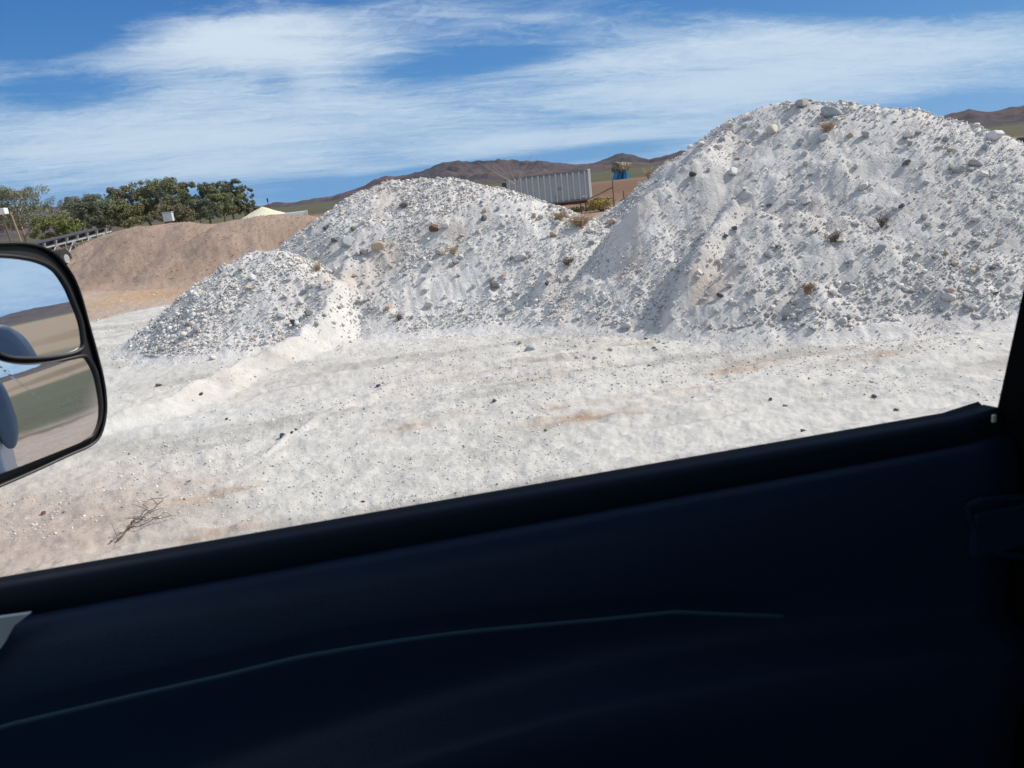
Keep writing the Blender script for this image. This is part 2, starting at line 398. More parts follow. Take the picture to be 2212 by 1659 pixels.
# grid around the camera: fine where the picture looks, coarse behind
a_in = np.linspace(-50, 50, 1250); a_out = np.linspace(50, 310, 200)[1:-1]
AZ = np.radians(np.concatenate([a_in, a_out]))
rr = [.4]
while rr[-1] < 9500:
    r_ = rr[-1]
    k_ = 1.05 if r_ < 2.6 else (1.0048 if r_ < 19 else (1.008 if r_ < 45 else (1.016 if r_ < 110 else 1.05)))
    rr.append(r_*k_)
RR = np.array(rr)
GX = np.outer(RR, np.sin(AZ)); GY = np.outer(RR, np.cos(AZ)); NR, NA = GX.shape
def grid_faces(mask=None):
    i = np.arange(NR-1)[:, None]; j = np.arange(NA)[None, :]; j2 = (j+1) % NA
    F = np.stack([i*NA+j, i*NA+j2, (i+1)*NA+j2, (i+1)*NA+j], -1)
    return F
GF = grid_faces()
gz = ground_full(GX, GY)
heights = {k: f(GX, GY) for k, f in HEAPS.items()}
ZT = np.maximum(gz, gz-.015+np.max([heights[k] for k in ('big','mid','sml')], 0))
def soil_mat(name, specks, big_bump=.012):
    def ex(q, tc, c):
        n = q.noise(tc, 60, 5, .7); c = q.mix(q.mr(n, .60, .72, 0, .45*specks), c, (.16,.14,.13,1))
        n = q.noise(tc, 23, 5, .6); c = q.mix(q.mr(n, .60, .75, 0, .30), c, (.74,.73,.70,1)) if specks > .5 else c
        return c
    return material(name, var=.13, vscale=9, rough=.95, bump=big_bump, bscale=26, tint=True, spec=.15, extra=ex)
m_ground = soil_mat('ground_soil', .8); m_heap = soil_mat('white_spoil', 1.0, .02); m_brown = soil_mat('brown_gravel', .5, .02)
o = mesh_np('ground', np.stack([GX, GY, gz], -1).reshape(-1, 3), GF.reshape(-1, 4)[:, ::-1], m_ground, True, soil(GX, GY).reshape(-1, 3))
tag(o, kind='structure')
def heap_tint(key, x, y):
    n1 = fbm(x/1.3, y/1.3, 4, 150); n2 = fbm(x/.25, y/.25, 3, 160)
    if key in ('br1', 'br2'):
        c = np.array([.345,.25,.19]) + (np.array([.40,.295,.228])-np.array([.345,.25,.19]))*sst(n1, -.5, .6)[..., None]
        return c*(1+.10*n2)[..., None]
    wv = np.array([.62,.60,.57]); gv = np.array([.48,.465,.445])
    c = wv+(gv-wv)*sst(n1+.5*n2+(.12 if key == 'big' else 0), -.2, .9)[..., None]
    c = c+(np.array([.50,.40,.33])-c)*(sst(fbm(x/1.0, y/1.0, 3, 170), .30, .75)*.55)[..., None]
    return c
def make_heap(key, name, mat):
    h = heights[key]; z = gz+h-.03
    oth = np.max([heights[k] for k in heights if k != key], 0)
    keep = (h > .005) & (h > oth-.35)
    kf = keep.ravel()[GF].any(-1).reshape(-1)
    F = GF.reshape(-1, 4)[kf][:, ::-1]
    used = np.unique(F); rem = np.zeros(NR*NA, np.int64); rem[used] = np.arange(len(used))
    V = np.stack([GX, GY, z], -1).reshape(-1, 3)[used]
    return mesh_np(name, V, rem[F], mat, True, heap_tint(key, V[:, 0].astype(float), V[:, 1].astype(float)))
tag(make_heap('big', 'spoil_heap', m_heap), 'tallest heap of white stony spoil, filling the right of the view', 'heap', 'white spoil heaps')
tag(make_heap('mid', 'spoil_heap', m_heap), 'middle white stony heap in front of the grey ribbed trailer', 'heap', 'white spoil heaps')
tag(make_heap('sml', 'spoil_heap', m_heap), 'lowest white stony heap, left of the other two and nearest the mirror', 'heap', 'white spoil heaps')
tag(make_heap('br1', 'gravel_heap', m_brown), 'smooth brown gravel heap burying the end of the conveyor', 'heap', 'brown gravel heaps')
tag(make_heap('br2', 'gravel_heap', m_brown), 'smooth brown gravel heap in front of the pale yellow cone', 'heap', 'brown gravel heaps')

# ------------------------------------------------------------------ hills
CREST = [(-400,430),(-100,440),(200,440),(400,438),(540,440),(560,444),(592,434),(620,438),(660,431),(700,424),(740,415),(780,400),(812,384),(832,374),(850,378),(880,376),(920,362),(960,346),(990,341),(1040,345),(1075,338),(1120,345),(1160,343),(1200,350),(1268,351),(1310,338),(1345,327),(1380,336),(1402,341),(1430,335),(1470,323),(1540,320),(1650,325),(1800,300),(2000,268),(2040,246),(2090,231),(2130,234),(2180,227),(2212,225),(2300,212),(2500,200)]
cz_ = np.array([azel(*p) for p in CREST])
def crest_el(a):
    e = np.interp(a, cz_[:, 0], cz_[:, 1])
    out = .016+.012*fbm(a*3.2, a*0+3, 4, 141)
    k = sst(np.abs(a-(cz_[0,0]+cz_[-1,0])/2), (cz_[-1,0]-cz_[0,0])/2-.03, (cz_[-1,0]-cz_[0,0])/2+.25)
    return e*(1-k)+out*k + .0013*fbm(a*110, a*0, 4, 142)
aa = np.radians(np.concatenate([np.linspace(-50, 50, 900), np.linspace(50, 310, 420)[1:-1]])); tt = np.linspace(0, 1, 90)
A2, T2 = np.meshgrid(aa, tt); azd = np.degrees(A2)
RC = 4200*np.ones_like(A2); r0_ = 2300+250*fbm(A2*6, A2*0, 3, 7)
RC = 4200+1500*(1-sst(azd, -24, -14))*(azd > -60) - 700*sst(azd, 24, 30)*(azd < 60)
Rm = r0_+(RC*1.25-r0_)*T2; tc_ = (RC-r0_)/(RC*1.25-r0_); up = np.clip(T2/tc_, 0, 1); dn = np.clip((T2-tc_)/(1-tc_), 0, 1)
X2, Y2 = Rm*np.sin(A2), Rm*np.cos(A2)
top = H+RC*np.tan(np.maximum(crest_el(A2), .001))
rid = 1-2*np.abs(fbm(X2/520, Y2/520, 5, 143, .55)); rid2 = 1-2*np.abs(fbm(X2/170, Y2/170, 4, 145, .55))
prof = up**1.55*(1-dn**1.5)
rid3 = 1-2*np.abs(fbm(X2/75, Y2/75, 3, 149, .55)); erode = (1-rid)*.68+(1-rid2)*.32+(1-rid3)*.10
Z2 = -1.5 + (top+1.5)*prof*(1-erode*np.clip(4*up*(1-up)+.25*up, 0, 1)*1.15-.05*(1-rid2)*(up > .98))
n2_, a2_ = A2.shape
i = np.arange(n2_-1)[:, None]; j = np.arange(a2_)[None, :]; j2 = (j+1) % a2_
F2 = np.stack([i*a2_+j, (i+1)*a2_+j, (i+1)*a2_+j2, i*a2_+j2], -1).reshape(-1, 4)
cc = np.array([.115,.085,.08])+(np.array([.066,.06,.066])-np.array([.115,.085,.08]))*sst(fbm(X2/300, Y2/300, 5, 146), -.3, .5)[..., None]
cc = cc*(1-.35*sst(fbm(X2/60, Y2/60, 4, 148), .05, .5)*sst(up, .3, .7))[..., None]
cc = cc+(np.array([.09,.088,.055])-cc)*(1-sst(up+.08*fbm(X2/200, Y2/200, 3, 147), .10, .30))[..., None]
m_hill = material('desert_hill', tint=True, var=.25, vscale=.012, rough=1, bump=14, bscale=.02, spec=.05)
tag(mesh_np('hills', np.stack([X2, Y2, Z2], -1).reshape(-1, 3), F2, m_hill, True, cc.reshape(-1, 3)), kind='structure')

# ------------------------------------------------------------------ stones
rng = np.random.default_rng(7); random.seed(7)
def ico(sub):
    b = bmesh.new(); bmesh.ops.create_icosphere(b, subdivisions=sub, radius=1.0)
    V = np.array([v_.co[:] for v_ in b.verts]); F = np.array([[v_.index for v_ in f.verts] for f in b.faces]); b.free(); return V, F
def rock_shape(sub, seed, amp=.30):
    V, F = ico(sub); r = np.random.default_rng(seed)
    for _ in range(9):                       # chop with planes for facets
        n = r.normal(size=3); n /= np.linalg.norm(n); d = r.uniform(.45, .8)
        k = V@n; V = V-np.outer(np.maximum(k-d, 0), n)*.95
    V = V*(1+amp*.3*r.normal(size=(len(V), 1))*(.5 if sub > 1 else 1))
    return V*np.array([1, r.uniform(.6, .95), r.uniform(.5, .8)]), F
def rand_rot(n):
    q = rng.normal(size=(n, 4)); q[:, 1:3] *= .35; q /= np.linalg.norm(q, axis=1)[:, None]; w, x, y, z = q.T
    return np.stack([1-2*(y*y+z*z), 2*(x*y-z*w), 2*(x*z+y*w), 2*(x*y+z*w), 1-2*(x*x+z*z), 2*(y*z-x*w), 2*(x*z-y*w), 2*(y*z+x*w), 1-2*(x*x+y*y)], -1).reshape(-1, 3, 3)
def scatter_mesh(name, pos, size, colr, mat, sub=1, nvar=6, seed=0, smooth=False):
    Vs, Fs, Cs = [], [], []; off = 0; idx = rng.integers(0, nvar, len(pos))
    for k in range(nvar):
        V, F = rock_shape(sub, seed+k); sel = np.where(idx == k)[0]
        Rm_ = rand_rot(len(sel)); VV = np.einsum('nij,vj->nvi', Rm_, V)*size[sel][:, None, None]+pos[sel][:, None, :]
        FF = F[None]+(np.arange(len(sel))*len(V))[:, None, None]+off
        Vs.append(VV.reshape(-1, 3)); Fs.append(FF.reshape(-1, 3)); Cs.append(np.repeat(colr[sel], len(V), 0)); off += len(sel)*len(V)
    return mesh_np(name, np.concatenate(Vs), np.concatenate(Fs), mat, smooth, np.concatenate(Cs))
def stone_cols(n, dark=.25):
    base = np.array([[.58,.56,.53],[.47,.455,.435],[.66,.64,.60],[.35,.34,.33],[.45,.36,.30],[.25,.25,.25],[.36,.28,.23],[.40,.42,.44]])
    p = np.array([.48,.12,.32,.03*(.5+dark*2),.03,.022*(.5+dark*2),.012,.03]); p /= p.sum()
    return base[rng.choice(len(base), n, p=p)]*rng.uniform(.85, 1.1, (n, 1))
m_stone = material('stone', tint=True, var=.10, vscale=30, rough=.9, bump=.004, bscale=60, spec=.2)
N = 330000
px_ = rng.uniform(-11, 15, N); py_ = rng.uniform(5.0, 19, N)
hb = np.max([HEAPS[k](px_, py_) for k in ('big','mid','sml')], 0)
onheap = hb > .10
keep = (onheap & (rng.random(N) < .8*np.clip(-.05+1.7*vn(px_/.55, py_/.55, 88)*(.5+.8*vn(px_/1.6, py_/1.6, 89)), .06, 1.2))) | (~onheap & (rng.random(N) < .03+.12*(hb > .02)+.5*np.exp(-((py_-7.3+.15*px_)/.8)**2)*(vn(px_/.8, py_/.5, 97) > .62)*(px_ > -1)*(px_ < 4)))
px_, py_, hb = px_[keep], py_[keep], hb[keep]; n = len(px_)
sz = np.clip(.0088*(1-rng.random(n))**(-1/3.1), 0, .034)*(1+.5*(np.hypot(px_, py_) > 10.5))
sz = np.where(hb > .10, sz*(1.0+.45*np.exp(-((hb-.25)/.3)**2)), sz*.8)
pz_ = surf(px_, py_)
c_ = stone_cols(n)
tag(scatter_mesh('gravel', np.stack([px_, py_, pz_-sz*.12], -1), sz, c_, m_stone, 1, 6, 10), kind='stuff', label='loose pebbles and clods strewn over the white heaps', cat='gravel')
# near ground grit
N = 60000
rg = 2.4*np.exp(rng.random(N)*math.log(9/2.4)); ag = np.radians(rng.uniform(-48, 48, N)); gx, gy = rg*np.sin(ag), rg*np.cos(ag)
k_ = vn(gx/.9, gy/.9, 93) > .35+.3*rng.random(N); gx, gy = gx[k_], gy[k_]; n = len(gx)
gs = np.clip(.0032*(1-rng.random(n))**(-1/2.6), 0, .012)*np.clip(np.hypot(gx, gy)/4, .8, 1.6)
tag(scatter_mesh('grit', np.stack([gx, gy, ground_full(gx, gy)+gs*.1], -1), gs, stone_cols(n, .6), m_stone, 1, 4, 40), kind='stuff', label='small grit lying on the tracked white floor by the truck', cat='grit')
# brown heap pebbles
N = 14000
bx = rng.uniform(-19, -3, N); by = rng.uniform(17, 33, N); hb = np.maximum(HEAPS['br1'](bx, by), HEAPS['br2'](bx, by)); k_ = (hb > .15); bx, by = bx[k_], by[k_]; n = len(bx)
bs = np.clip(.011*(1-rng.random(n))**(-1/3.2), 0, .035)
tag(scatter_mesh('brown_pebbles', np.stack([bx, by, surf(bx, by, ('br1','br2'))], -1), bs, np.array([[.36,.27,.20]])*rng.uniform(.7, 1.25, (n, 1)), m_stone, 1, 4, 50), kind='stuff', label='loose brown pebbles on the smooth gravel heaps', cat='gravel')

# the stones that show largest, each a thing of its own
RM = {k: material('rock_'+k, base=v_, var=.18, vscale=7, rough=.85, bump=.008, bscale=14, spec=.25) for k, v_ in
      dict(white=(.70,.68,.65), pale=(.58,.565,.54), grey=(.42,.415,.405), blue=(.38,.41,.43), tan=(.52,.41,.31), rust=(.17,.095,.07), dark=(.085,.085,.09), dim=(.17,.165,.165), cream=(.60,.56,.47)).items()}
RMESH = {}
for mk in RM:
    for v_i in range(4):
        V, F = rock_shape(3, 900+v_i*7+len(mk)*3)
        me_o = mesh_np('rock', V, F, RM[mk], False); RMESH[mk, v_i] = me_o.data; bpy.data.objects.remove(me_o)
def hit(x, y):
    """where the line of sight to this spot of the heaps meets them"""
    a, b, t = ray(x, y); j = int(np.argmin(np.abs(AZ-math.atan2(a, b)))); zs = ZT[:, j]; ok = (H+t*RR <= zs) & (RR > 2.2); k = int(np.argmax(ok))
    while k < NR-1 and RR[k] < 22 and not ok[k]: k += 1
    r = RR[k]; return Vector((a*r, b*r, float(zs[k]))), r
def rock(x, y, w, mk, label, group=None, var=None, sink=.15, asp=1.0, name='rock', cat='rock'):
    p, r = hit(x, y)
    while r > 15.5 and y < 700: y += 3; p, r = hit(x, y)
    rad = w*1024/2212/FPX*math.hypot(r, H-p.z)/2*1.12
    v_i = random.randrange(4) if var is None else var
    o = bpy.data.objects.new(name, RMESH[mk, v_i]); col_.objects.link(o)
    o.location = p+Vector((0, 0, rad*sink)); o.rotation_euler = (random.uniform(-.5, .5), random.uniform(-.5, .5), random.uniform(0, 6.28))
    o.scale = (rad, rad, rad*asp); tag(o, label, cat, group); return o
SPECIAL = [
 (1668,285,30,'cream','cream white boulder near the top of the tallest heap, casting a dark shadow'),
 (1796,250,38,'blue','pale blue grey boulder under the crest of the tallest heap'),
 (1733,232,30,'grey','grey brown rock just under the peak of the tallest heap'),
 (2152,296,27,'white','large smooth white boulder on the right skyline of the tallest heap'),
 (1552,322,18,'pale','pale upright stone left of the cream boulder on the tallest heap'),
 (1583,374,24,'white','white lump with a dark shadow left of centre on the tallest heap'),
 (1606,570,22,'white','white oval stone halfway down the front of the tallest heap'),
 (1355,706,27,'pale','smooth oval boulder at the foot between middle and tallest heaps'),
 (1125,561,26,'pale','blocky pale stone on the right face of the middle heap'),
 (939,500,22,'rust','rust red rock high on the middle heap'),
 (752,532,32,'blue','large blue grey stone on the left shoulder of the middle heap'),
 (819,543,28,'tan','tan rounded stone beside the blue grey one on the middle heap'),
 (789,548,20,'grey','grey stone between the blue grey and tan ones on the middle heap'),
 (930,571,18,'pale','pale stone with a black shadow below the rust red rock'),
 (1145,757,24,'blue','blue grey stone standing on the flat floor before the middle heap'),
 (634,702,16,'dark','black stone with a white neighbour on the face of the lowest heap'),
 (641,699,13,'white','white stone touching the black one on the lowest heap'),
 (672,622,18,'pale','beige stone near the crest of the lowest heap'),
 (459,777,15,'white','single white stone at the foot of the lowest heap'),
 (540,626,12,'tan','orange tan pebble on the crest side of the lowest heap'),
 (610,942,13,'dark','flat black stone on the tracked floor, left end of the short row'),
 (630,938,9,'dark','small black stone in the middle of the short row on the floor'),
 (640,930,9,'rust','reddish dark stone at the right end of the short row'),
 (817,835,12,'dark','black stone beside a white one on the low windrow'),
 (829,830,10,'white','white stone beside the black one on the low windrow'),
 (435,853,10,'dark','dark stone on the bright long ridge of spoil'),
 (490,906,7,'dark','lone dark brown stone on the pale floor below the long ridge'),
 (1690,555,8,'white','tiny white chip above the brown bush on the tallest heap'),
 (1715,662,14,'grey','grey stone left of the brown bush foot'),
 (1555,640,14,'dark','dark round stone low on the front of the tallest heap'),
 (1630,632,12,'grey','grey stone right of the dark round one on the tallest heap'),
 (1670,633,16,'pale','long pale stone low on the front of the tallest heap'),
 (1760,715,16,'white','white stone at the foot of the tallest heap under the bush shadow'),
 (1960,300,22,'grey','grey boulder in the upper middle of the tallest heap'),
 (1870,295,20,'grey','round grey boulder right of the tan grass patch'),
 (2070,370,20,'grey','dark grey rock on the upper right face of the tallest heap'),
 (1900,545,24,'blue','blue grey rock cluster stone right of the twiggy weed'),
 (1550,575,14,'cream','cream stone in the lee of the gully edge'),
 (1325,482,20,'tan','tan rock at the bottom of the steep left edge of the tallest heap'),
 (1497,385,20,'dark','black rock on the shadowed left edge of the tallest heap'),
 (1385,395,18,'cream','pale rock poking from the shadowed left edge'),
 (2050,650,26,'pale','pair forming pale rock low on the right of the tallest heap'),
 (784,1085,9,'rust','small red brown stone on the floor above the window sill'),
 (95,1112,10,'rust','small reddish stone on the pink soil under the mirror'),
 (1250,690,18,'pale','flat pale stone at the right foot of the middle heap'),
 (1183,632,13,'dark','dark stone at the lower right of the middle heap'),
]
for x, y, w, mk, lb in SPECIAL: rock(x, y, w, mk, lb)
SEEN = set()
zones = [('big', 1480,2180,270,700, 120, 'fist sized stone half sunk in the face of the tallest heap', 'stones on the tallest heap'),
         ('mid', 700,1300,430,700, 70, 'fist sized stone half sunk in the face of the middle heap', 'stones on the middle heap'),
         ('sml', 330,720,580,740, 34, 'fist sized stone half sunk in the face of the lowest heap', 'stones on the lowest heap'),
         ('flr', 1120,1440,725,780, 16, 'broken clod among the rubble on the floor before the heaps', 'clods on the floor'),
         ('flr', 300,2000,790,960, 10, 'small dark stone lying on the pale tracked floor', 'stones on the floor')]
kinds = ['pale','pale','pale','grey','white','blue','tan','grey','pale','white','pale','dark','grey']
for zn, x0, x1, y0, y1, cnt, lb, gr in zones:
    k = 0
    while k < cnt:
        x, y = random.uniform(x0, x1), random.uniform(y0, y1)
        if y > 905-(x/2212)*60+100 and zn == 'flr': continue
        if zn != 'flr':
            p, r = hit(x, y); q = np.array([p.x]), np.array([p.y]); hs_ = {kk: float(HEAPS[kk](*q)[0]) for kk in ('big','mid','sml')}
            if r > 23 or max(hs_, key=hs_.get) != zn or hs_[zn] < .1: continue
        w = min(7+random.paretovariate(2.2)*4.0, 22) if zn != 'flr' else random.uniform(6, 12)
        kd = random.choice(kinds) if zn != 'flr' or cnt > 12 else 'dark'
        cn_ = dict(pale='pale grey', grey='mid grey', white='white', blue='blue grey', tan='tan', dark='dark grey')[kd]
        fx, fy = (x-x0)/(x1-x0), (y-y0)/(y1-y0)
        where = ('left' if fx < .33 else 'middle' if fx < .66 else 'right')+' of '
        if zn == 'flr': l_ = cn_+(' clod in the rubble, ' if cnt > 12 else ' stone on the pale tracked floor, ')+where+('the patch before the heaps' if cnt > 12 else 'the floor')+(', farther off' if fy < .5 else ', nearer')
        else: l_ = ('large ' if w > 13 else 'small ' if w < 9.5 else '')+cn_+' stone '+('high' if fy < .33 else 'halfway up' if fy < .66 else 'low')+' on the '+where+dict(big='the tallest', mid='the middle', sml='the lowest')[zn]+' white heap'
        if l_ in SEEN and zn != 'flr':
            nb_ = min(SPECIAL, key=lambda q: math.hypot(q[0]-x, q[1]-y))
            sx_ = 'left of' if nb_[0]-x > abs(nb_[1]-y) else 'right of' if x-nb_[0] > abs(nb_[1]-y) else 'below' if y > nb_[1] else 'above'
            stop = {'on','near','under','left','at','with','beside','between','high','halfway','low','of','in','below','right','just','touching','standing','casting','above','before','poking','rock,'}
            l2 = []
            for wd_ in nb_[4].split():
                if wd_ in stop: break
                l2.append(wd_)
            l_ = ('large ' if w > 13 else 'small ' if w < 9.5 else '')+cn_+' stone '+sx_+' the '+' '.join(l2)+' on the '+dict(big='tallest', mid='middle', sml='lowest')[zn]+' heap'
        SEEN.add(l_); rock(x, y, w, 'dim' if kd == 'dark' else kd, l_, gr); k += 1
exec_late = []

# ------------------------------------------------------------------ dry weeds, twigs
m_straw = material('dry_straw', base=(.42,.31,.20), rough=.9, var=.2)
m_twig = material('grey_twig', base=(.16,.13,.11), rough=.9, var=.2)
m_brownleaf = material('brown_weed', base=(.30,.22,.14), rough=.9, var=.3, vscale=20)
m_yellow = material('yellow_green_leaf', base=(.30,.25,.05), rough=.8, var=.3, vscale=6)
def weed(name, x, y, w, h, mat, label, cat, n=60, th=.003, spread=1.0, group=None, z=None, r=None, bend=.35):
    if r is None: p, rd = hit(x, y)
    else: p = P(x, y, r); rd = r; p.z = float(surf(p.x, p.y))
    sc = 1024/2212/FPX*rd; W_, H_ = w*sc, h*sc; mb = MB()
    for k in range(n):
        a = random.uniform(0, 6.28); l = random.uniform(.45, 1); rad = W_/2*l*spread*random.random()**.5
        q = [Vector((0, 0, -.02))]
        for t in (.33, .66, 1):
            q.append(Vector((math.cos(a)*rad*t**(1+bend), math.sin(a)*rad*t**(1+bend), H_*l*(t-.25*bend*t*t)*random.uniform(.9, 1.05)))+Vector((random.gauss(0, 1), random.gauss(0, 1), random.gauss(0, .6)))*W_*.06)
        mb.tube(q, [th, th*.8, th*.5, th*.25], 4)
    o = mb.build(name, mat); o.location = p; tag(o, label, cat, group); return o
weed('dry_grass', 1255,490, 90, 26, m_straw, 'dry straw coloured grass in the dip between middle and tallest heaps', 'grass', 160, .005)
weed('dry_grass', 1210,475, 60, 20, m_straw, 'short dry grass clump left in the dip behind the middle heap', 'grass', 90, .005)
weed('dry_weed', 1745,640, 36, 26, m_brownleaf, 'brown crumpled weed low on the tallest heap over a dark shadow', 'weed', 150, .005)
weed('dry_weed', 1905,492, 60, 34, m_twig, 'dark twiggy weed with one leaning stick on the tallest heap', 'weed', 40, .0035)
weed('dry_weed', 1800,520, 62, 24, m_twig, 'flattened grey weed above the brown one on the tallest heap', 'weed', 50, .0035)
weed('dry_grass', 1790,285, 60, 20, m_straw, 'tan grass tuft under the pale blue grey boulder', 'grass', 110, .003)
weed('dry_weed', 1228,572, 70, 16, m_twig, 'low dark weed streak on the right flank of the middle heap', 'weed', 60, .004)
weed('dry_weed', 862,690, 50, 22, m_twig, 'dark sprawling weed at the foot of the middle heap', 'weed', 40, .003)
weed('dry_weed', 688,588, 34, 22, m_straw, 'small tan weed in the notch between lowest and middle heaps', 'weed', 50, .004)
weed('dry_weed', 980,553, 60, 20, m_straw, 'faded flattened weed on the face of the middle heap', 'weed', 60, .003)
weed('dry_grass', 1400,385, 40, 26, m_straw, 'spiky dry grass on the left edge of the tallest heap', 'grass', 40, .005)
# forked fallen twig on the floor near the truck
mb = MB()
def brn(pts, r):
    q0 = [Vector(G(x, y))+Vector((0, 0, dz_)) for x, y, dz_ in pts]; q_ = []
    for a_, b_ in zip(q0, q0[1:]):
        for k in range(5): q_.append(a_.lerp(b_, k/5)+Vector((random.gauss(0, .012), random.gauss(0, .012), random.gauss(0, .006)))*(1 if q_ else 0))
    q_.append(q0[-1]); mb.tube(q_, [r*(1-.8*i/(len(q_)-1)) for i in range(len(q_))], 5)
    for k in range(2, len(q_)-1, 2):
        d_ = Vector((random.uniform(-1, 1), random.uniform(-1, 1), random.uniform(0, .5))).normalized()*random.uniform(.05, .14); mb.tube([q_[k], q_[k]+d_*.5, q_[k]+d_+Vector((0, 0, -.01))], [r*.4, r*.3, r*.12], 4)
brn([(255,1168,.01),(290,1142,.04),(325,1120,.05),(372,1098,.09)], .008)
brn([(240,1172,.01),(280,1150,.03),(330,1140,.04),(375,1128,.05)], .005)
brn([(290,1142,.04),(312,1136,.05),(350,1133,.04)], .004); brn([(310,1127,.05),(335,1105,.09)], .004)
tag(mb.build('fallen_twig', m_twig), 'forked dead twig lying on the grit near the truck', 'twig')

# ------------------------------------------------------------------ cargo trailer
m_tr = material('trailer_panel', base=(.42,.46,.49), rough=.55, var=.10, vscale=1.3, metal=.1)
m_rib = material('trailer_rib', base=(.44,.48,.50), rough=.5, var=.08)
m_trdark = material('trailer_dark', base=(.05,.05,.06), rough=.7)
m_white = material('white_paint', base=(.75,.76,.75), rough=.5)
m_tyre = material('tyre_rubber', base=(.025,.025,.027), rough=.85)
m_galv = material('galvanised_steel', base=(.48,.52,.54), rough=.45, metal=.4, var=.15, vscale=9)
m_rust = material('rusty_steel', base=(.14,.07,.05), rough=.85, var=.3, vscale=6)
m_wood = material('weathered_wood', base=(.20,.145,.11), rough=.9, var=.25, vscale=8)
RT = 52.0
tb = P(1276,431,RT); tt_ = P(1269,366,RT); Ht = (tt_-tb).length
tl_top = P(1088,384,RT*1.0)
ex = Vector((tl_top.x-tt_.x, tl_top.y-tt_.y, 0)); LEN = ex.length; ang = math.atan2(ex.y, ex.x)
gztr = float(ground_base(np.array([tb.x]), np.array([tb.y]))[0])
tr = empty('cargo_trailer', (tb.x, tb.y, gztr), ang); tag(tr, 'grey ribbed box trailer parked behind the middle heap', 'trailer')
zb = tb.z-gztr; zt = zb+Ht       # local: x from rear (0) to the far end (LEN); +y side?
WD = 2.4; sgn = -1 if Vector((math.sin(ang), -math.cos(ang))).dot(Vector((-tb.x, -tb.y))) < 0 else 1
# visible side is at local y = 0 ; the box goes away from the camera
side = 1 if (Matrix.Rotation(ang, 3, 'Z') @ Vector((0, 1, 0))).dot(Vector((-tb.x, -tb.y, 0))) < 0 else -1
mb = MB().box((LEN/2, side*WD/2, (zb+zt)/2), (LEN-.06, WD-.06, Ht-.1)); mb.build('body', m_tr, tr)
nrib = 14
for k in range(nrib):
    x = .28+(LEN-.56)*k/(nrib-1)
    MB().box((x, -side*.02, (zb+zt)/2), (.10, .26, Ht-.16), bev=.015).build('rib', m_rib, tr)
mb = MB()
for sd in (-side*.01, side*(WD+.01)): mb.box((LEN/2, sd, zt-.06), (LEN, .14, .13)).box((LEN/2, sd, zb+.06), (LEN, .14, .12))
mb.box((LEN, side*WD/2, zt-.06), (.13, WD, .12)).box((0, side*WD/2, zt-.06), (.12, WD, .12)); mb.build('rail', material('trailer_rail', base=(.16,.17,.18), rough=.6), tr)
MB().box((-.02, -side*.02, (zb+zt)/2), (.16, .16, Ht+.04), bev=.02).box((-.02, side*WD, (zb+zt)/2), (.16, .16, Ht+.04), bev=.02).build('corner_post', m_white, tr)
MB().box((LEN+.08, side*.25, zb+Ht*.62), (.3, .5, Ht*.5), bev=.03).build('front_unit', m_trdark, tr)
# hazard diamond and small plates
q = Matrix.Rotation(math.pi/4, 3, 'Y')
MB().box((LEN*.40, -side*.075+side*.04, zb+Ht*.20), (.30, .012, .30), q).build('placard', material('placard', base=(.30,.34,.36), rough=.6), tr)
MB().box((LEN*.055+.12, -side*.0, zb+.26), (.26, .08, .09)).build('plate', m_white, tr)
MB().box((LEN*.36, -side*.0, zb+Ht*.48), (.34, .075, .17)).build('patch', material('patch', base=(.27,.30,.32), rough=.6), tr)
MB().box((LEN/2, side*WD/2, zb-.12), (LEN*.94, .9, .2)).build('chassis', m_rust, tr)
for x in (LEN*.50, LEN*.66):
    for y in (.3, WD-.3):
        w = MB().bar((x, side*(y-.14), .48), (x, side*(y+.14), .48), .48, n=24).build('wheel', m_tyre, tr)
        MB().bar((x, side*(y-.16), .48), (x, side*(y+.16), .48), .2, n=16).build('rim', m_galv, w)
for x in (LEN*.06, LEN*.12): MB().box((x, side*.5, zb/2-.1), (.09, .09, zb-.1)).box((x, side*.5, .03), (.25, .25, .06)).build('landing_leg', m_rust, tr)

# ------------------------------------------------------------------ fence with a leaning brace, brush, draped sculpture
def gz_at(x, y): return float(ground_full(np.array([x]), np.array([y]))[0])
def at_r(x, r): p = P(x, 400, r); p.z = gz_at(p.x, p.y); return p
fen = empty('wire_fence', at_r(1325, 50)); tag(fen, 'brown post and wire fence behind the dip between the heaps', 'fence')
def loc(p): return Vector(p)-fen.location
pts_f = []
for x, r, h in ((1060,62,1.5),(1190,54,1.5),(1323,47,2.35),(1345,50,1.5),(1384,46,2.0),(1401,46,2.0),(1500,44,2.0)):
    b = at_r(x, r); pts_f.append((b, h)); MB().tube([loc(b)-Vector((0,0,.2)), loc(b)+Vector((.03, 0, h))], [.06, .05], 6).build('post', m_wood, fen)
b0, h0 = pts_f[2]; MB().tube([loc(b0)+Vector((.02, 0, h0-.45)), loc(b0)+Vector((-1.5, 0, h0-1.0))], [.05, .045], 6).build('brace', m_wood, fen)
b0, h0 = pts_f[4]; MB().tube([loc(b0)+Vector((.02, 0, h0-.35)), loc(b0)+Vector((-1.3, 0, h0-.95))], [.045, .04], 6).build('brace', m_wood, fen)
mb = MB()
for f_ in (.45, .7, .92):
    for (a, ha), (b, hb_) in zip(pts_f, pts_f[1:]): mb.bar(loc(a)+Vector((0, 0, 1.35*f_)), loc(b)+Vector((0, 0, 1.35*f_)), .012, n=4)
mb.build('wire', m_rust, fen)
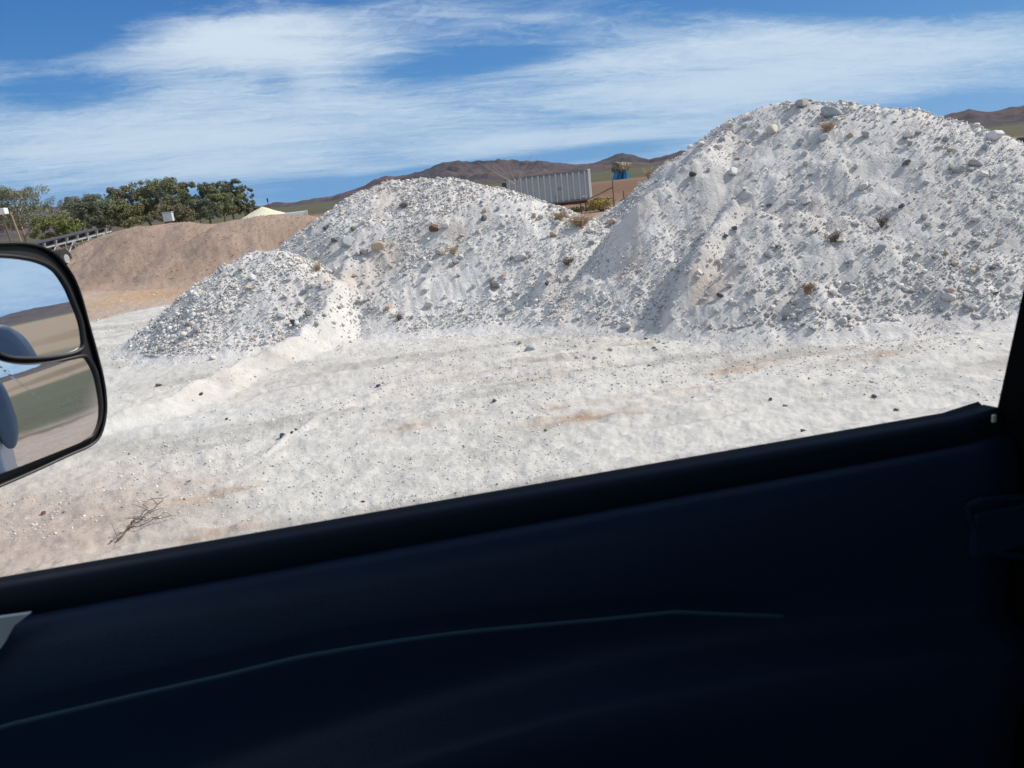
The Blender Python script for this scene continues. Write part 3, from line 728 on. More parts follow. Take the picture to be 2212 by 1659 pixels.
def leafcloud(blobs, n, size, seed=0, flat=.6):
    """many small leaf faces filling a set of ellipsoids (cx,cy,cz,rx,ry,rz)"""
    r = np.random.default_rng(seed); B = np.array(blobs); wts = B[:, 3]*B[:, 4]*B[:, 5]; wts = wts**.8/np.sum(wts**.8)
    k = r.choice(len(B), n, p=wts); d = r.normal(size=(n, 3)); d /= np.linalg.norm(d, axis=1)[:, None]
    c = B[k, :3]+d*B[k, 3:]*(r.random((n, 1))**.45)
    a = r.normal(size=(n, 3)); a /= np.linalg.norm(a, axis=1)[:, None]; b = np.cross(a, r.normal(size=(n, 3))); b /= np.linalg.norm(b, axis=1)[:, None]
    s_ = size*r.uniform(.5, 1.4, (n, 1))
    V = np.stack([c-a*s_, c-b*s_*flat, c+a*s_, c+b*s_*flat], 1).reshape(-1, 3)
    return V, np.arange(n*4).reshape(n, 4)
def leafmat(name, c): return material(name, base=c, rough=.75, var=.45, vscale=.9, spec=.2)
def bush(x, r, w, h, mat, label, name='shrub', cat='bush', n=1400, seed=3):
    b = at_r(x, r); rnd = random.Random(seed); o_ = empty(name, b); tag(o_, label, cat)
    bl = [(rnd.uniform(-.5, .5)*w*.7, rnd.uniform(-.3, .3)*w, h*rnd.uniform(.3, .62), w*.24, w*.24, h*.38) for _ in range(9)]
    V, F = leafcloud(bl, n, w*.028, seed); mesh_np('crown', V, F, mat, parent=o_)
    mb = MB()
    for q_ in bl: mb.tube([Vector((0, 0, -.05)), Vector(q_[:3])*.6, Vector(q_[:3])+Vector((0, 0, h*.2))], [w*.02, w*.012, w*.005], 5)
    mb.build('stem', m_wood, o_)
bush(1298, 57, 2.3, 1.2, m_yellow, 'yellow green bush beside the fence behind the heaps')
bush(1255, 60, 2.6, .45, leafmat('olive_brush', (.12,.11,.045)), 'low olive scrub left of the yellow green bush', n=900, seed=8)
# the pale ocotillo-like weed above the trailer
m_oc = material('pale_cane', base=(.34,.26,.22), rough=.9)
b = at_r(1120, 46); b.z = -0.5+.0
oc = MB()
for tx, ty in ((1030,345),(1045,350),(1060,352),(1130,355),(1150,325),(1162,335),(1098,350),(1080,358)):
    e = P(tx, ty+4, 46.5); s_ = P(1115,400,46); oc.tube([Vector((s_.x, s_.y, -1.1)), s_, (s_+e)/2+Vector((0,0,-.02)), e], [.022, .016, .012, .007], 5)
tag(oc.build('dry_stalks', m_oc), 'thin pale fan of dry canes rising in front of the trailer', 'plant')
# sculpture
bs_ = P(1343,389,112); rs_ = 112
gp = empty('draped_sculpture', (bs_.x, bs_.y, bs_.z)); tag(gp, 'blue draped figure with a mottled brown domed top beyond the brown bank', 'sculpture')
wS = 33*1024/2212/FPX*rs_; hS = 33*1024/2212/FPX*rs_
blue = material('blue_cloth', base=(.02,.17,.36), rough=.6, var=.7, vscale=1.6); teal = material('teal_cloth', base=(.05,.30,.36), rough=.6, var=.4, vscale=2)
for k in range(15):
    a = k/15*6.283; x0, y0 = math.cos(a)*wS*.30, math.sin(a)*wS*.30
    pts = [Vector((x0*(1.15+.35*(1-t)*(random.random()))+(-.25*wS*(1-t)**2 if x0 < 0 else 0), y0*1.1, hS*.58*t)) for t in (0, .33, .66, 1)]
    MB().tube([p_+Vector((0, 0, -.3 if i_ == 0 else 0)) for i_, p_ in enumerate(pts)], [wS*.075, wS*.06, wS*.07, wS*.08], 6).build('drape', teal if k % 4 == 1 else blue, gp)
MB().bar((0, 0, -1.2), (0, 0, hS*.6), wS*.2, wS*.24, 14).build('core', blue, gp)
V, F = rock_shape(3, 77, .4); V = V*np.array([wS*.84, wS*.84, hS*.95]); V[:, 2] = np.maximum(V[:, 2], -hS*.14)+hS*.66
def mott(q, tc, c): return q.mix(q.mr(q.noise(tc, 3.2, 4, .7), .45, .58), (.17,.10,.075,1), (.42,.40,.27,1))
dm = material('mottled_dome', base=(.2,.2,.2), rough=.9, extra=mott, bump=.2, bscale=3)
mesh_np('dome', V, F, dm, True, parent=gp)
V, F = leafcloud([(0,0,hS*.76,wS*.58,wS*.58,hS*.36)], 800, wS*.045, 5); mesh_np('dome_tufts', V, F, dm, parent=gp)
MB().tube([Vector((wS*.62, 0, -.8)), Vector((wS*.58, 0, hS*.2)), Vector((wS*.5, 0, hS*.55))], [.03, .05, .03], 5).build('side_drape', teal, gp)

# ------------------------------------------------------------------ trees on the left
LG = dict(grey=leafmat('grey_green_leaf', (.21,.23,.155)), olive=leafmat('olive_leaf', (.205,.215,.11)), brown=leafmat('brownish_leaf', (.20,.185,.115)), dark=leafmat('dark_leaf', (.14,.162,.11)), lime=leafmat('bright_green_leaf', (.19,.215,.07)))
m_bark = material('pale_bark', base=(.32,.27,.21), rough=.9, var=.3, vscale=3)
def tree(x, ytop, r, wpx, kind, label, seed, ybase=520, dens=1.0, low=False):
    rnd = random.Random(seed); b = at_r(x, r); top = P(x, ytop, r).z-b.z; w = wpx*1024/2212/FPX*r
    o_ = empty('tree', b); tag(o_, label, 'tree', 'trees behind the brown heaps')
    mb = MB(); bl = []; base_h = .12 if low else .25
    lean = rnd.uniform(-.06, .06)*w
    tp = [Vector((lean*t*3+rnd.gauss(0, .02)*w, rnd.gauss(0, .02)*w, top*t*.85)) for t in (0, .2, .4, .6, .8, 1)]; tp[0] = Vector((0, 0, -.3))
    mb.tube(tp, [top*.030, top*.025, top*.019, top*.013, top*.008, top*.003], 8)
    nl = 17
    for k in range(nl):
        t = base_h+(1-base_h)*(k+.5)/nl; i = min(int(t*5), 4); f = t*5-i; s0 = tp[i].lerp(tp[min(i+1, 5)], f)*.9
        env = (math.sin(math.pi*min(t*.80+.14, 1))**.6); a = k*2.4+rnd.uniform(-.5, .5); ln = w*.5*env*rnd.uniform(.62, 1.0)
        e = Vector((s0.x+math.cos(a)*ln, s0.y+math.sin(a)*ln, min(top*(t+.09+rnd.uniform(-.05, .14)), top*.98)))
        m_ = (s0+e)/2+Vector((0, 0, top*.03)); mb.tube([s0, m_, e], [top*.009, top*.006, top*.002], 5)
        for _ in range(4):
            c = e+Vector((rnd.gauss(0, .09)*w, rnd.gauss(0, .09)*w, rnd.gauss(0, .05)*top)); rr_ = w*rnd.uniform(.025, .085)
            c.z = min(c.z, top-rr_*.6); bl.append((c.x, c.y, c.z, rr_, rr_, rr_*rnd.uniform(.7, 1.2)))
        bl.append((m_.x, m_.y, m_.z, w*.11, w*.11, top*.07))
    mb.build('trunk', m_bark, o_)
    V, F = leafcloud(bl, int(11000*dens), .095*r/110, seed, .55); mesh_np('crown', V, F, LG[kind], parent=o_)
T = [(20,413,95,150,'grey','tall grey green tree at the far left edge above the mirror'),
     (-70,400,97,150,'brown','tree cut by the left picture edge'),
     (78,470,88,90,'lime','bright green round tree just above the mirror',True),
     (122,478,86,60,'lime','smaller bright green tree right of the round one',True),
     (150,432,105,120,'grey','grey green tree right of the gap of sky'),
     (185,443,100,80,'dark','dark tree behind the bright green pair'),
     (210,440,108,80,'olive','olive tree left of the brown topped one'),
     (258,409,112,62,'brown','tall narrow tree with a reddish brown top'),
     (248,450,100,80,'olive','bushy olive tree with a pale forked trunk'),
     (305,412,112,80,'grey','open grey green tree left of the tallest'),
     (345,393,110,100,'olive','tallest tree of the row with feathery top'),
     (385,402,112,80,'grey','feathery tree on the right shoulder of the tallest'),
     (435,403,112,80,'grey','grey tree above the saddle of the brown heaps'),
     (418,440,104,80,'dark','dark low tree in front of the saddle'),
     (470,425,108,80,'olive','olive tree between two grey ones on the right'),
     (492,395,112,62,'dark','dark pointed tree near the right end of the row'),
     (520,408,112,48,'grey','last feathery tree at the right end of the row'),
     (365,450,100,90,'brown','low brownish tree behind the small pale box'),
     (545,450,112,36,'brown','small bare brown bush at the right end of the row',True)]
for i_, t_ in enumerate(T): tree(t_[0], t_[1]-(5 if len(t_) < 7 else 0), *t_[2:6], seed=50+i_, low=len(t_) > 6, dens=.8 if t_[3] < 70 else 1.15)

# ------------------------------------------------------------------ conveyor
RCV = 33.0
cA = P(60,545,RCV-2); cB = P(240,500,RCV+3)
d_ = (cB-cA); L_ = Vector((d_.x, d_.y, 0)).length; an = math.atan2(d_.y, d_.x); tilt = math.atan2(d_.z, L_)
gcv = gz_at(cA.x, cA.y)
cv = empty('belt_conveyor', (cA.x, cA.y, gcv), an); tag(cv, 'galvanised truss belt conveyor half buried by the brown heap', 'conveyor')
Mv = Matrix.Translation((0, 0, cA.z-gcv)) @ Matrix.Rotation(-tilt, 4, 'Y'); V3 = lambda x, y, z: (Mv @ Vector((x, y, z)))
LL = d_.length; hT = .42; wT = .6
mb = MB()
for y in (0, wT):
    mb.bar(V3(-1, y, 0), V3(LL, y, 0), .03, n=6); mb.bar(V3(-1, y, -hT), V3(LL, y, -hT), .03, n=6)
mb.build('chord', m_galv, cv)
mb = MB(); n_ = 10
for y in (0, wT):
    for k in range(n_):
        x0 = LL*k/n_; x1 = LL*(k+1)/n_
        mb.bar(V3(x0, y, 0), V3(x1, y, -hT), .02, n=6) if k % 2 else mb.bar(V3(x0, y, -hT), V3(x1, y, 0), .02, n=6)
        mb.bar(V3(x0, y, 0), V3(x0, y, -hT), .018, n=6)
mb.build('truss', m_galv, cv)
MB().bar(V3(-1, 0, -.18), V3(LL, 0, -.14), .025, n=6).bar(V3(-1, wT, -.18), V3(LL, wT, -.14), .025, n=6).build('return_rail', m_rust, cv)
for k in range(8):
    x = LL*(k+.3)/8
    w = MB().bar(V3(x, -.05, .02), V3(x, -.10, .17), .03, n=6).bar(V3(x, wT+.05, .02), V3(x, wT+.10, .17), .03, n=6).bar(V3(x, 0, .05), V3(x, wT, .05), .03, n=6).build('roller_bracket', m_galv, cv)
    MB().tube([V3(x, -.02, .14), V3(x, .18, .07), V3(x, .42, .07), V3(x, wT+.02, .14)], .045, 10).build('roller', m_trdark, w)
mb = MB(); mb.loft([[V3(x, -.05, .20), V3(x, .18, .13), V3(x, .42, .13), V3(x, wT+.05, .20), V3(x, wT+.05, .225), V3(x, .42, .155), V3(x, .18, .155), V3(x, -.05, .225)] for x in (-1, LL*.5, LL)]); mb.build('belt', m_trdark, cv)
xw = LL*.45
MB().bar(V3(xw, 0, -hT), (V3(xw+.25, 0, 0).x, 0, .45), .05, n=6).bar(V3(xw, wT, -hT), (V3(xw+.25, 0, 0).x, wT, .45), .05, n=6).build('support_leg', material('yellow_leg', base=(.42,.31,.15), rough=.8), cv)
wl = P(135,560,RCV-3.2); wl_l = Matrix.Rotation(-an, 3, 'Z') @ (wl-cv.location)
w = MB().bar(wl_l+Vector((0, -.14, 0)), wl_l+Vector((0, .14, 0)), .33, n=28).build('wheel', m_tyre, cv)
MB().bar(wl_l+Vector((0, -.16, 0)), wl_l+Vector((0, .16, 0)), .15, n=18).build('rim', m_galv, w)
MB().bar(wl_l, wl_l+Vector((1.6, .5, .02)), .05, n=6).build('axle', m_white, cv)

# ------------------------------------------------------------------ small far things
def small_box(name, x, y0, y1, w, r, mat, label, cat, roof=None):
    t, b_ = P(x, y0, r), P(x, y1, r); g_ = gz_at(b_.x, b_.y); wd = w*1024/2212/FPX*r; e_ = empty(name, (b_.x, b_.y, g_), R_(8)); hh = t.z-g_
    tag(e_, label, cat)
    MB().box((0, 0, hh-(t.z-b_.z)/2), (wd, wd*.8, (t.z-b_.z)), bev=.03).build('cabinet', mat, e_)
    MB().box((0, 0, hh+.03), (wd*1.08, wd*.9, .06)).build('lid', m_galv, e_)
    mb = MB()
    for sx in (-.4, .4): mb.box((sx*wd, -.3*wd, (hh-(t.z-b_.z))/2), (.09, .09, hh-(t.z-b_.z)))
    mb.build('stand', m_rust, e_)
small_box('control_cabinet', 366,459,478, 17, 60, material('pale_green_box', base=(.50,.58,.57), rough=.6, var=.15), 'small pale green box standing among the trees above the brown heap', 'cabinet')
# pale yellow cone far off
def cone_heap(x, ytop, yb, w, r, mat, label):
    t = P(x, ytop, r); g_ = gz_at(t.x, t.y); hgt = t.z-g_; wd = w*1024/2212/FPX*r
    s_ = (wd/2)/max((t.z-P(x, yb, r).z), .2)
    n_ = 40; ringN = 12; V = [(0, 0, hgt)]; F = []
    for i in range(1, ringN+1):
        for k in range(n_):
            a = k/n_*6.283; rad = hgt*s_*i/ringN*(1+.04*math.sin(a*3+i)); V.append((math.cos(a)*rad, math.sin(a)*rad, hgt*(1-i/ringN)+random.uniform(-.03, .03)-.02*(i == 1)))
    for k in range(n_): F.append((0, 1+k, 1+(k+1) % n_, 1+(k+1) % n_))
    V = np.array(V); tri = np.array([f[:3] for f in F]); q4 = []
    for i in range(ringN-1):
        for k in range(n_):
            a_, b_ = 1+i*n_+k, 1+i*n_+(k+1) % n_; c_, d2 = a_+n_, b_+n_; q4 += [(a_, c_, d2), (a_, d2, b_)]
    o = mesh_np('sand_heap', V, np.concatenate([tri, np.array(q4)]), mat, True); o.location = (t.x, t.y, g_); tag(o, label, 'heap')
cone_heap(566,446,461,62,100, material('pale_yellow_sand', base=(.62,.60,.42), rough=.95, var=.1, vscale=1), 'pale yellow sand cone peeping over the brown heap')
def long_box(name, xa, xb, ya, yb, r, mat, label, cat):
    a, b_ = P(xa, ya, r), P(xb, ya-(xb-xa)*.1135, r); g_ = gz_at(a.x, a.y); h_ = a.z-g_; d = b_-a
    e_ = empty(name, (a.x, a.y, g_), math.atan2(d.y, d.x)); tag(e_, label, cat); L = Vector((d.x, d.y)).length
    MB().box((L/2, 1.2, h_/2+.5), (L, 2.4, h_-1.0), bev=.03).build('body', mat, e_)
    MB().box((L, 1.2, h_/2+.5), (.12, 2.5, h_-.9)).build('end_frame', m_white, e_)
    for x in (.2, .8):
        for y in (.2, 2.2): MB().bar((L*x, y-.12, .5), (L*x, y+.12, .5), .5, n=20).build('wheel', m_tyre, e_)
long_box('white_trailer', 570,663,466,470, 80, m_white, 'long low white trailer top behind the brown heap', 'trailer')
# service posts with a box at the left edge
ps = empty('service_post', at_r(6, 40)); tag(ps, 'pair of pale posts carrying a white box at the left edge', 'post')
o0 = ps.location
t_ = P(4,452,40); hh = t_.z-o0.z
MB().tube([Vector((-.25, 0, 0)), Vector((-.42, 0, hh*.95))], [.05, .04], 6).build('post', m_wood, ps)
MB().tube([Vector((.25, 0, 0)), Vector((0.0, 0, hh*.95))], [.045, .04], 6).build('post', material('straw_post', base=(.28,.22,.15), rough=.9), ps)
MB().box((-.3, -.1, hh*.97), (.42, .3, .26), bev=.02).build('box', m_white, ps)
# mast on the far plain
mp = P(577,428,300); gm = gz_at(mp.x, mp.y); e_ = empty('mast', (mp.x, mp.y, gm)); tag(e_, 'thin dark mast standing behind the yellow cone', 'mast')
MB().tube([Vector((0, 0, 0)), Vector((0, 0, mp.z-gm))], [.16, .10], 6).build('pole', m_rust, e_); MB().box((0, 0, mp.z-gm-.7), (.5, .4, 1.3), bev=.05).build('head', m_trdark, e_)
# drums at the far right
for k, (x, y) in enumerate(((2203,304),(2217,302))):
    p = P(x, y, 30); g_ = gz_at(p.x, p.y)
    e_ = empty('drum', (p.x, p.y, p.z-.11)); tag(e_, ['dark round drum beside the white boulder at the right edge', 'dark drum cut by the right picture edge'][k], 'drum', 'dark drums at the right')
    MB().bar((0, -.2, .11), (0, .2, .11), .10, n=22).build('shell', m_trdark, e_)
    for yy in (-.19, .19): MB().bar((0, yy-.02, .11), (0, yy+.02, .11), .112, n=22).build('hoop', m_rust, e_)
    e_.rotation_euler = (0, 0, R_(35))
# the bank they lie on
pb = P(2190,309,30)
V = []; nB = 24
xs = np.linspace(-5, 9, 60); ys = np.linspace(-3.2, 6, 34); XX, YY = np.meshgrid(xs, ys)
gbx, gby = pb.x+XX, pb.y+YY; g_ = ground_full(gbx, gby); topz = pb.z-.02
fall = sst(YY, -3.2, -.6)*(1-sst(YY, 3, 6))*sst(XX, -5, -2)*(1-sst(XX, 5, 9)); Zb = g_-.1+(topz-g_+.1)*fall+.03*fbm(gbx/.6, gby/.6, 3, 190)*fall
i = np.arange(33)[:, None]*60; j = np.arange(59)[None]; Fb = np.stack([i+j, i+j+1, i+j+61, i+j+60], -1).reshape(-1, 4)
tag(mesh_np('dirt_bank', np.stack([gbx, gby, Zb], -1).reshape(-1, 3), Fb, m_brown, True, np.tile([.42,.29,.20], (2040, 1))), kind='structure')

# ------------------------------------------------------------------ the truck the photo is taken from (x rear, y outward, z up)
TR = empty('pickup_truck', (0, 0, 0), R_(9)); tag(TR, 'pickup truck seen from its seat, dark door below the open window', 'truck')
TRi = Matrix.Rotation(-R_(9), 3, 'Z')
def lray(x, y):
    d = CM @ Vector(((x*1024/2212-512)/FPX, (384-y*1024/2212)/FPX, -1)); return TRi @ d
C0 = Vector((0, 0, H))
def onY(x, y, Y):
    d = lray(x, y); return C0+d*(Y/d.y)
m_trim = material('door_trim_plastic', base=(.008,.026,.062), rough=.5, var=.15, vscale=3, bump=.0006, bscale=300, spec=.4)
m_seal = material('window_seal', base=(.007,.016,.028), rough=.75, spec=.2)
m_blk = material('black_plastic', base=(.012,.012,.014), rough=.45, spec=.5)
m_pil = material('pillar_cloth', base=(.004,.004,.005), rough=.95, spec=.1)
m_cab = material('cab_lining', base=(.02,.022,.028), rough=.95)
m_paint = material('pale_blue_paint', base=(.30,.40,.52), rough=.3, spec=.6, var=.04)
m_seat = material('seat_cloth', base=(.03,.035,.05), rough=.95, var=.2, vscale=30)
m_glassw = bpy.data.materials.new('window_glass'); m_glassw.use_nodes = True
q = NB(m_glassw.node_tree); m_glassw.node_tree.nodes.clear(); tr_ = q.n('ShaderNodeBsdfTransparent'); tr_.inputs[0].default_value = (.75,.82,.80,1); gl_ = q.n('ShaderNodeBsdfGlossy'); gl_.inputs['Roughness'].default_value = .02
fr = q.n('ShaderNodeFresnel'); mx = q.n('ShaderNodeMixShader'); q.put(mx.inputs[0], fr.outputs[0]); q.put(mx.inputs[1], tr_.outputs[0]); q.put(mx.inputs[2], gl_.outputs[0]); ou = q.n('ShaderNodeOutputMaterial'); q.put(ou.inputs[0], mx.outputs[0])
m_mir = bpy.data.materials.new('mirror_glass'); m_mir.use_nodes = True
bsd = m_mir.node_tree.nodes['Principled BSDF']; bsd.inputs['Base Color'].default_value = (.80,.86,.92,1); bsd.inputs['Metallic'].default_value = 1; bsd.inputs['Roughness'].default_value = .012
YD = .62
pL = onY(0, 1272, YD); pR = onY(2080, 905, YD); pC = onY(2155, 880, YD)
def sill(x):                       # height of the belt line at position x along the door
    if x < pR.x: return pL.z+(pR.z-pL.z)*(x-pL.x)/(pR.x-pL.x)
    return pR.z+(pC.z-pR.z)*(x-pR.x)/(pC.x-pR.x)
XB = pC.x; XF = -1.05; zs0 = sill(0)
print('sill', pL, pR, pC)
xs = list(np.linspace(XF, XB+.0, 40))
# cross-section of the door below the belt: seal lip, rolled top, face, arm rest, pocket
def door_sec(x, part):
    z = sill(x); t = (x-XF)/(XB-XF)
    if part == 'seal': return [(YD+.03, z-.012), (YD+.018, z-.002), (YD, z), (YD-.006, z-.004), (YD-.010, z-.022), (YD+.03, z-.028)]
    if part == 'panel':
        arm = z-.185-.10*abs((x-.13)/.75)**1.6
        return [(YD+.03, z-.026), (YD-.012, z-.023), (YD-.022, z-.027), (YD-.030, z-.045), (YD-.034, z-.09), (YD-.030, z-.13), (YD-.026, arm+.035), (YD-.032, arm+.012), (YD-.058, arm+.002), (YD-.066, arm-.008), (YD-.060, arm-.06), (YD-.05, arm-.12), (YD-.045, z-.62), (YD+.02, z-.64)]
def lofty(part, name, mat, parent):
    mb = MB(); mb.loft([[Vector((x, y, z)) for y, z in door_sec(x, part)] for x in xs]); return mb.build(name, mat, parent, True)
door = lofty('panel', 'door', m_trim, TR)
lofty('seal', 'window_seal', m_seal, door)
# highlight along the arm rest crease, painted as a thin paler strip
m_highlight = material('edge_highlight', base=(.035,.085,.11), rough=.6, spec=.3)
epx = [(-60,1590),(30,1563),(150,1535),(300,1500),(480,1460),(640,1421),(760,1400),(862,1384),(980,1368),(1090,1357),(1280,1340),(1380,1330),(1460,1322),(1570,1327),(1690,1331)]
MB().tube([onY(x, y, YD-.069) for x, y in epx], .0019, 6).build('arm_rest_highlight', m_highlight, door)
epx = [(-60,1620),(300,1525),(640,1445),(1000,1385),(1460,1345),(1690,1352),(1800,1385),(1850,1430)]
# outer skin and belt moulding outside
mb = MB(); mb.loft([[Vector((x, YD+.02+.0, sill(x)-.012)), Vector((x, YD+.07, sill(x)-.03)), Vector((x, YD+.13, sill(x)-.25)), Vector((x, YD+.14, sill(x)-.60)), Vector((x, YD+.10, .52)), Vector((x, YD+.03, .52))] for x in xs]); mb.build('outer_skin', m_paint, door, True)
MB().tube([Vector((x, YD+.024, sill(x)-.006)) for x in xs], .006, 6).build('belt_moulding', m_blk, door)
# handle recess and pull at the rear of the door
hp = [onY(x, y, YD-.036) for x, y in ((2085,1095),(2120,1078),(2200,1072),(2290,1085),(2300,1180),(2240,1205),(2160,1195),(2110,1160))]
MB().tube(hp+[hp[0]], .0035, 8).build('door_pull', m_trim, door)
c = onY(2190,1135,YD-.034); MB().box(c, (.10, .01, .05), bev=.004).build('handle_cup', m_trim, door)
c = onY(2147,904,YD-.012); MB().box(c, (.004, .003, .008), bev=.0008).build('reflector', material('amber_chip', base=(.8,.75,.5), rough=.3), door)
# pale wedge at the front lower corner, front of the door
w3 = [onY(x, y, YD-.040) for x, y in ((-120,1352),(64,1326),(30,1352),(8,1392),(-30,1440),(-120,1480))]
mb = MB(); mb.loft([[p_+Vector((0, dy_, 0)) for p_ in w3] for dy_ in (0, .004)]); mb.build('corner_wedge', material('pale_grey', base=(.55,.58,.57), rough=.6), door)
# B pillar, A pillar, roof, back wall, dash, floor, far side, seats
ROOF = 2.05
pt = onY(2212, 620, YD); sl_ = (pt.x-pC.x)/(pt.z-pC.z)
def pillar(xf, wdt, slope, name):
    mb = MB(); secs = []
    for z in (.6, sill(XB)-.05, sill(XB), 1.7, 1.85, ROOF):
        x = xf+(z-sill(XB))*slope if z > sill(XB) else xf
        secs.append([Vector((x+.004, YD-.02, z)), Vector((x+.016, YD-.045, z)), Vector((x+wdt, YD-.05, z)), Vector((x+wdt, YD+.05, z)), Vector((x+.07, YD+.05, z)), Vector((x, YD, z))])
    mb.loft(secs); return mb.build(name, m_pil, TR)
pillar(XB, .30, sl_, 'pillar')
MB().bar((-1.0, YD-.01, sill(XF)-.02), (-.42, YD-.14, ROOF-.02), .045, n=10).bar((-1.0, -1.05, sill(XF)-.02), (-.42, -.95, ROOF-.02), .045, n=10).build('windscreen_pillar', m_blk, TR)
MB().box((.38, -.20, ROOF+.02), (1.85, 1.62, .06), bev=.02).build('roof_lining', m_cab, TR)
MB().box((.38, -.20, ROOF+.075), (1.9, 1.66, .05), bev=.02).build('roof', m_paint, TR)
MB().box((1.32, -.20, 1.35), (.06, 1.62, 1.4)).build('back_wall', m_cab, TR)
MB().box((-1.15, -.20, 1.05), (.5, 1.58, .75), bev=.08).build('dashboard', m_cab, TR)
MB().box((.1, -.20, .62), (2.5, 1.55, .06)).build('floor_pan', m_cab, TR)
MB().box((.14, -1.04, 1.0), (2.4, .08, .95), bev=.03).build('driver_door', m_cab, TR)
MB().box((.14, -1.10, 1.0), (2.4, .05, .95), bev=.02).build('driver_door_skin', m_paint, TR)
MB().box((.98, -1.04, 1.75), (.7, .06, .62)).box((1.0, YD+.02, 1.75), (.55, .05, .62)).build('quarter_panel', m_blk, TR)
mb = MB(); mb.b.faces.new([mb.b.verts.new(p) for p in ((-1.0, YD-.05, sill(XF)), (-.42, YD-.15, ROOF), (-.42, -.94, ROOF), (-1.0, -1.04, sill(XF)))]); mb.build('windscreen', m_glassw, TR)
for y in (.22, -.62):
    MB().box((.42, y, .90), (.5, .5, .16), bev=.05).build('seat', m_seat, TR); MB().box((.72, y, 1.25), (.14, .5, .62), Matrix.Rotation(R_(12), 3, 'Y'), bev=.05).build('seat_back', m_seat, TR)
MB().box((-1.85, -.20, .95), (1.0, 1.70, .62), bev=.10).build('bonnet', m_paint, TR)
# cargo bed
mb = MB(); yo = YD+.14
mb.box((2.35, yo-.05, 1.05), (1.95, .12, .75), bev=.03).box((2.35, -.40-yo+.05, 1.05), (1.95, .12, .75), bev=.03).box((3.32, -.20, 1.05), (.06, 1.7, .72), bev=.02).box((2.35, -.20, .78), (1.9, 1.6, .06))
mb.build('cargo_bed', m_paint, TR)
for x in (-1.75, 2.35):
    for y in (yo-.08, -.40-yo+.08):
        w = MB().bar((x, y-.13, .40), (x, y+.13, .40), .40, n=36).build('wheel', m_tyre, TR); MB().bar((x, y-.14, .40), (x, y+.14, .40), .22, n=24).build('rim', m_galv, w)

m_sack = material('blue_grey_sack', base=(.12,.17,.24), rough=.8, var=.12, vscale=4, bump=.01, bscale=8)
def sack(x, y, z, rx_, ry_, rz_, lb):
    V, F = ico(4); V = V*(1+.06*np.sin(V[:, :1]*5+x*9)*np.cos(V[:, 1:2]*4)); V = np.sign(V)*np.abs(V)**.8*np.array([rx_, ry_, rz_])
    o = mesh_np('sack', V, F, m_sack, True); p_ = TR.matrix_basis @ Vector((x, y, z)); o.location = p_; o.rotation_euler = (0, 0, R_(9)); tag(o, lb, 'sack', 'sacks in the truck bed'); return o
sack(1.70, .83, 1.40, .13, .085, .25, 'narrow upright blue grey sack leaning over the bed rail, seen in the mirror')
sack(1.72, .62, 1.42, .14, .10, .27, 'taller blue grey sack just inside the truck bed rail')
sack(2.10, .40, 1.36, .18, .12, .22, 'low blue grey sack furthest inside the truck bed')
# wing mirror: flat glass above, wide angle glass below
MC = C0+lray(70, 780).normalized()*1.08
th = math.atan2(-.61, .79)+R_(3.5); tiltm = R_(3.1)
nM = Vector((math.cos(th)*math.cos(tiltm), math.sin(th)*math.cos(tiltm), math.sin(tiltm)))
def onM(x, y, off=0.0, n=None, c=None):
    n = nM if n is None else n; d = lray(x, y); c = MC if c is None else c
    return C0+d*(((c+nM*off)-C0).dot(n)/d.dot(n))
def cr(x, y): return (x*.663*2212/4096, (900+y*.663)*2212/4096)      # close-up view to picture position
OUT = [cr(*p) for p in ((-330,180),(-250,120),(-120,102),(0,98),(120,98),(220,115),(300,150),(362,205),(430,300),(480,420),(530,600),(580,780),(617,930),(634,1060),(630,1170),(600,1280),(540,1342),(400,1405),(200,1498),(0,1585),(-150,1640),(-260,1600),(-330,1450),(-380,1000),(-380,500))]
UPG = [cr(*p) for p in ((-300,300),(-240,210),(-120,185),(0,184),(110,192),(230,216),(330,268),(398,360),(440,450),(490,580),(508,690),(503,735),(470,762),(400,784),(250,803),(100,803),(20,786),(-60,740),(-200,650),(-300,560))]
LOG = [cr(*p) for p in ((-300,640),(-200,730),(-60,800),(20,832),(150,846),(300,832),(420,806),(500,790),(535,806),(580,890),(605,1020),(611,1110),(600,1190),(565,1262),(520,1292),(400,1342),(200,1418),(0,1493),(-150,1540),(-260,1500),(-320,1400))]
def chain(pts, n=3):
    """closed Catmull-Rom through the outline"""
    out = []; N_ = len(pts)
    for i in range(N_):
        p0, p1, p2, p3 = (np.array(pts[(i+k) % N_]) for k in (-1, 0, 1, 2))
        for k in range(n):
            t = k/n; out.append(tuple(.5*((2*p1)+(-p0+p2)*t+(2*p0-5*p1+4*p2-p3)*t*t+(-p0+3*p1-3*p2+p3)*t**3)))
    return out
o3 = [onM(*p) for p in chain(OUT)]; cen = sum(o3, Vector())/len(o3)
def shr(pts, f): return [cen+(p-cen)*f for p in pts]
side = empty('side_mirror'); side.parent = TR
hs_ = MB(); secs = [[p+nM*.004 for p in shr(o3, .965)], [p+nM*.007 for p in shr(o3, .98)], [p+nM*.003 for p in shr(o3, .995)], [p-nM*.012 for p in o3], [p-nM*.05 for p in shr(o3, .97)], [p-nM*.085 for p in shr(o3, .80)], [p-nM*.10 for p in shr(o3, .45)]]
rows = secs; hs_.loft(rows, True, False); hs_.b.verts.ensure_lookup_table(); hs_.b.faces.new(hs_.b.verts[-len(o3):])
hs_.build('housing', m_blk, side, True)
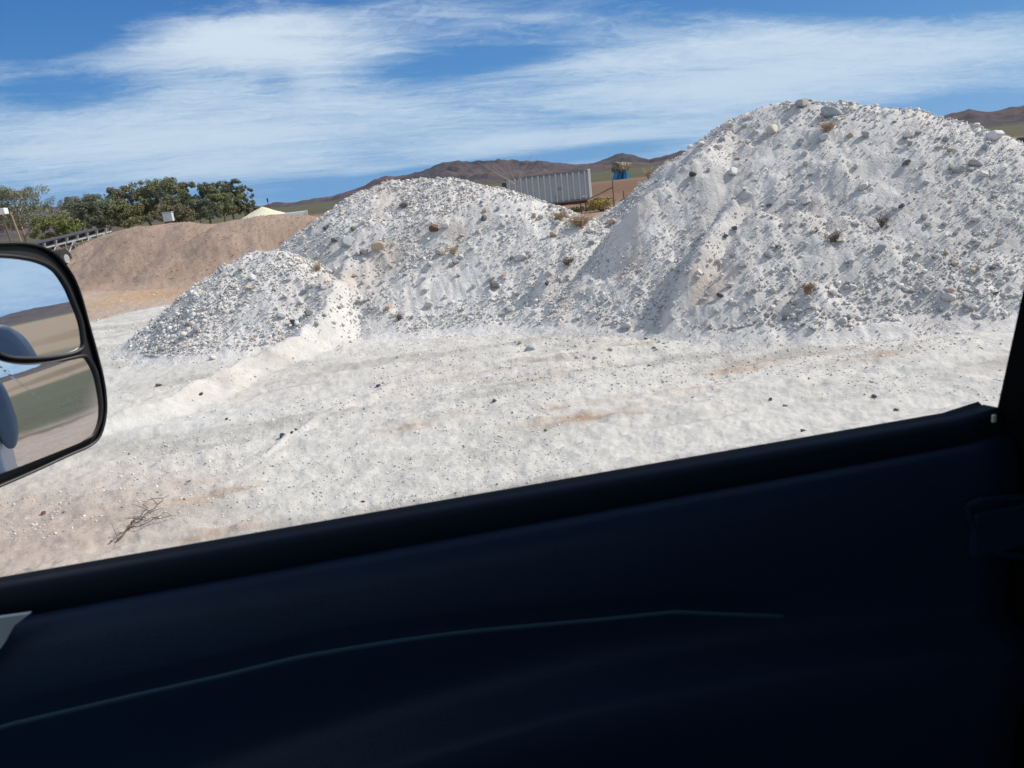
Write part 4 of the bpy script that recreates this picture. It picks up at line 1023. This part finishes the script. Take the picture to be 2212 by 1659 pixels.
# bezel: plate with the lip around both glasses, slightly behind the glass fronts
bz = MB(); inner = [p-nM*.001 for p in shr(o3, .97)]; bz.b.faces.new([bz.b.verts.new(p) for p in inner]); bz.build('bezel', m_blk, side)
def glass(pts, name, Rcurve=None, nn=None, off=.002):
    p3 = [onM(*p, off) for p in chain(pts)]; c = sum(p3, Vector())/len(p3); V = [c]; F = []; K = 14; n_ = len(p3)
    for i in range(1, K+1):
        for p in p3: V.append(c+(p-c)*(i/K))
    def bend(p):
        d2 = (p-c).length_squared
        q_ = p.copy()
        if Rcurve: q_ = q_-nM*(d2/(2*Rcurve)-.006)
        if nn is not None: q_ = q_-nM*((p-c).dot(nn))      # lean of this glass
        return q_
    V = [bend(p) for p in V]
    for k in range(n_): F.append((0, 1+k, 1+(k+1) % n_))
    for i in range(K-1):
        for k in range(n_):
            a_, b_ = 1+i*n_+k, 1+i*n_+(k+1) % n_; F += [(a_, a_+n_, b_+n_), (a_, b_+n_, b_)]
    V = np.array([v_[:] for v_ in V]); F = np.array(F)
    n0 = Vector(np.cross(V[F[0][1]]-V[0], V[F[0][2]]-V[0]))
    if n0.dot(nM) < 0: F = F[:, ::-1]
    return mesh_np(name, V, F, m_mir, True, parent=side)
glass(UPG, 'flat_glass'); glass(LOG, 'wide_angle_glass', 1.3, Vector((0, .075, .006)), .004)
# lip around each glass
for pts in (UPG, LOG):
    p3 = [onM(*p, .004) for p in chain(pts, 6)]; N_ = len(p3); mb = MB(); secs = []
    for i_ in range(N_+1):
        p = p3[i_ % N_]; tn = (p3[(i_+1) % N_]-p3[i_-1 if i_ < N_ else N_-1]).normalized(); bn = tn.cross(nM).normalized()
        secs.append([p+(bn*math.cos(q_)+nM*math.sin(q_))*.0026 for q_ in [k*math.pi/4 for k in range(8)]])
    mb.loft(secs, True, False); mb.build('lip', m_blk, side, True)
# arms to the door
for zz_ in (.08, -.10):
    MB().bar(cen-nM*.05+Vector((-.02, -.02, zz_)), Vector((-.80, YD+.05, cen.z+zz_*.6)), .016, n=10).build('arm', m_blk, side)

hz = bpy.data.materials.new('haze_air'); hz.use_nodes = True; t_ = hz.node_tree; t_.nodes.clear(); pv = t_.nodes.new('ShaderNodeVolumePrincipled'); oo_ = t_.nodes.new('ShaderNodeOutputMaterial'); t_.links.new(pv.outputs[0], oo_.inputs['Volume'])
pv.inputs['Color'].default_value = (.62,.78,1,1); pv.inputs['Density'].default_value = 1.7e-5; pv.inputs['Anisotropy'].default_value = .2
tag(MB().box((0, 0, 300), (19600, 19600, 620)).build('haze', hz), kind='stuff')
# ------------------------------------------------------------------ tidy names of shared meshes
for o in bpy.data.objects:
    if o.type == 'MESH': o.data.name = o.name
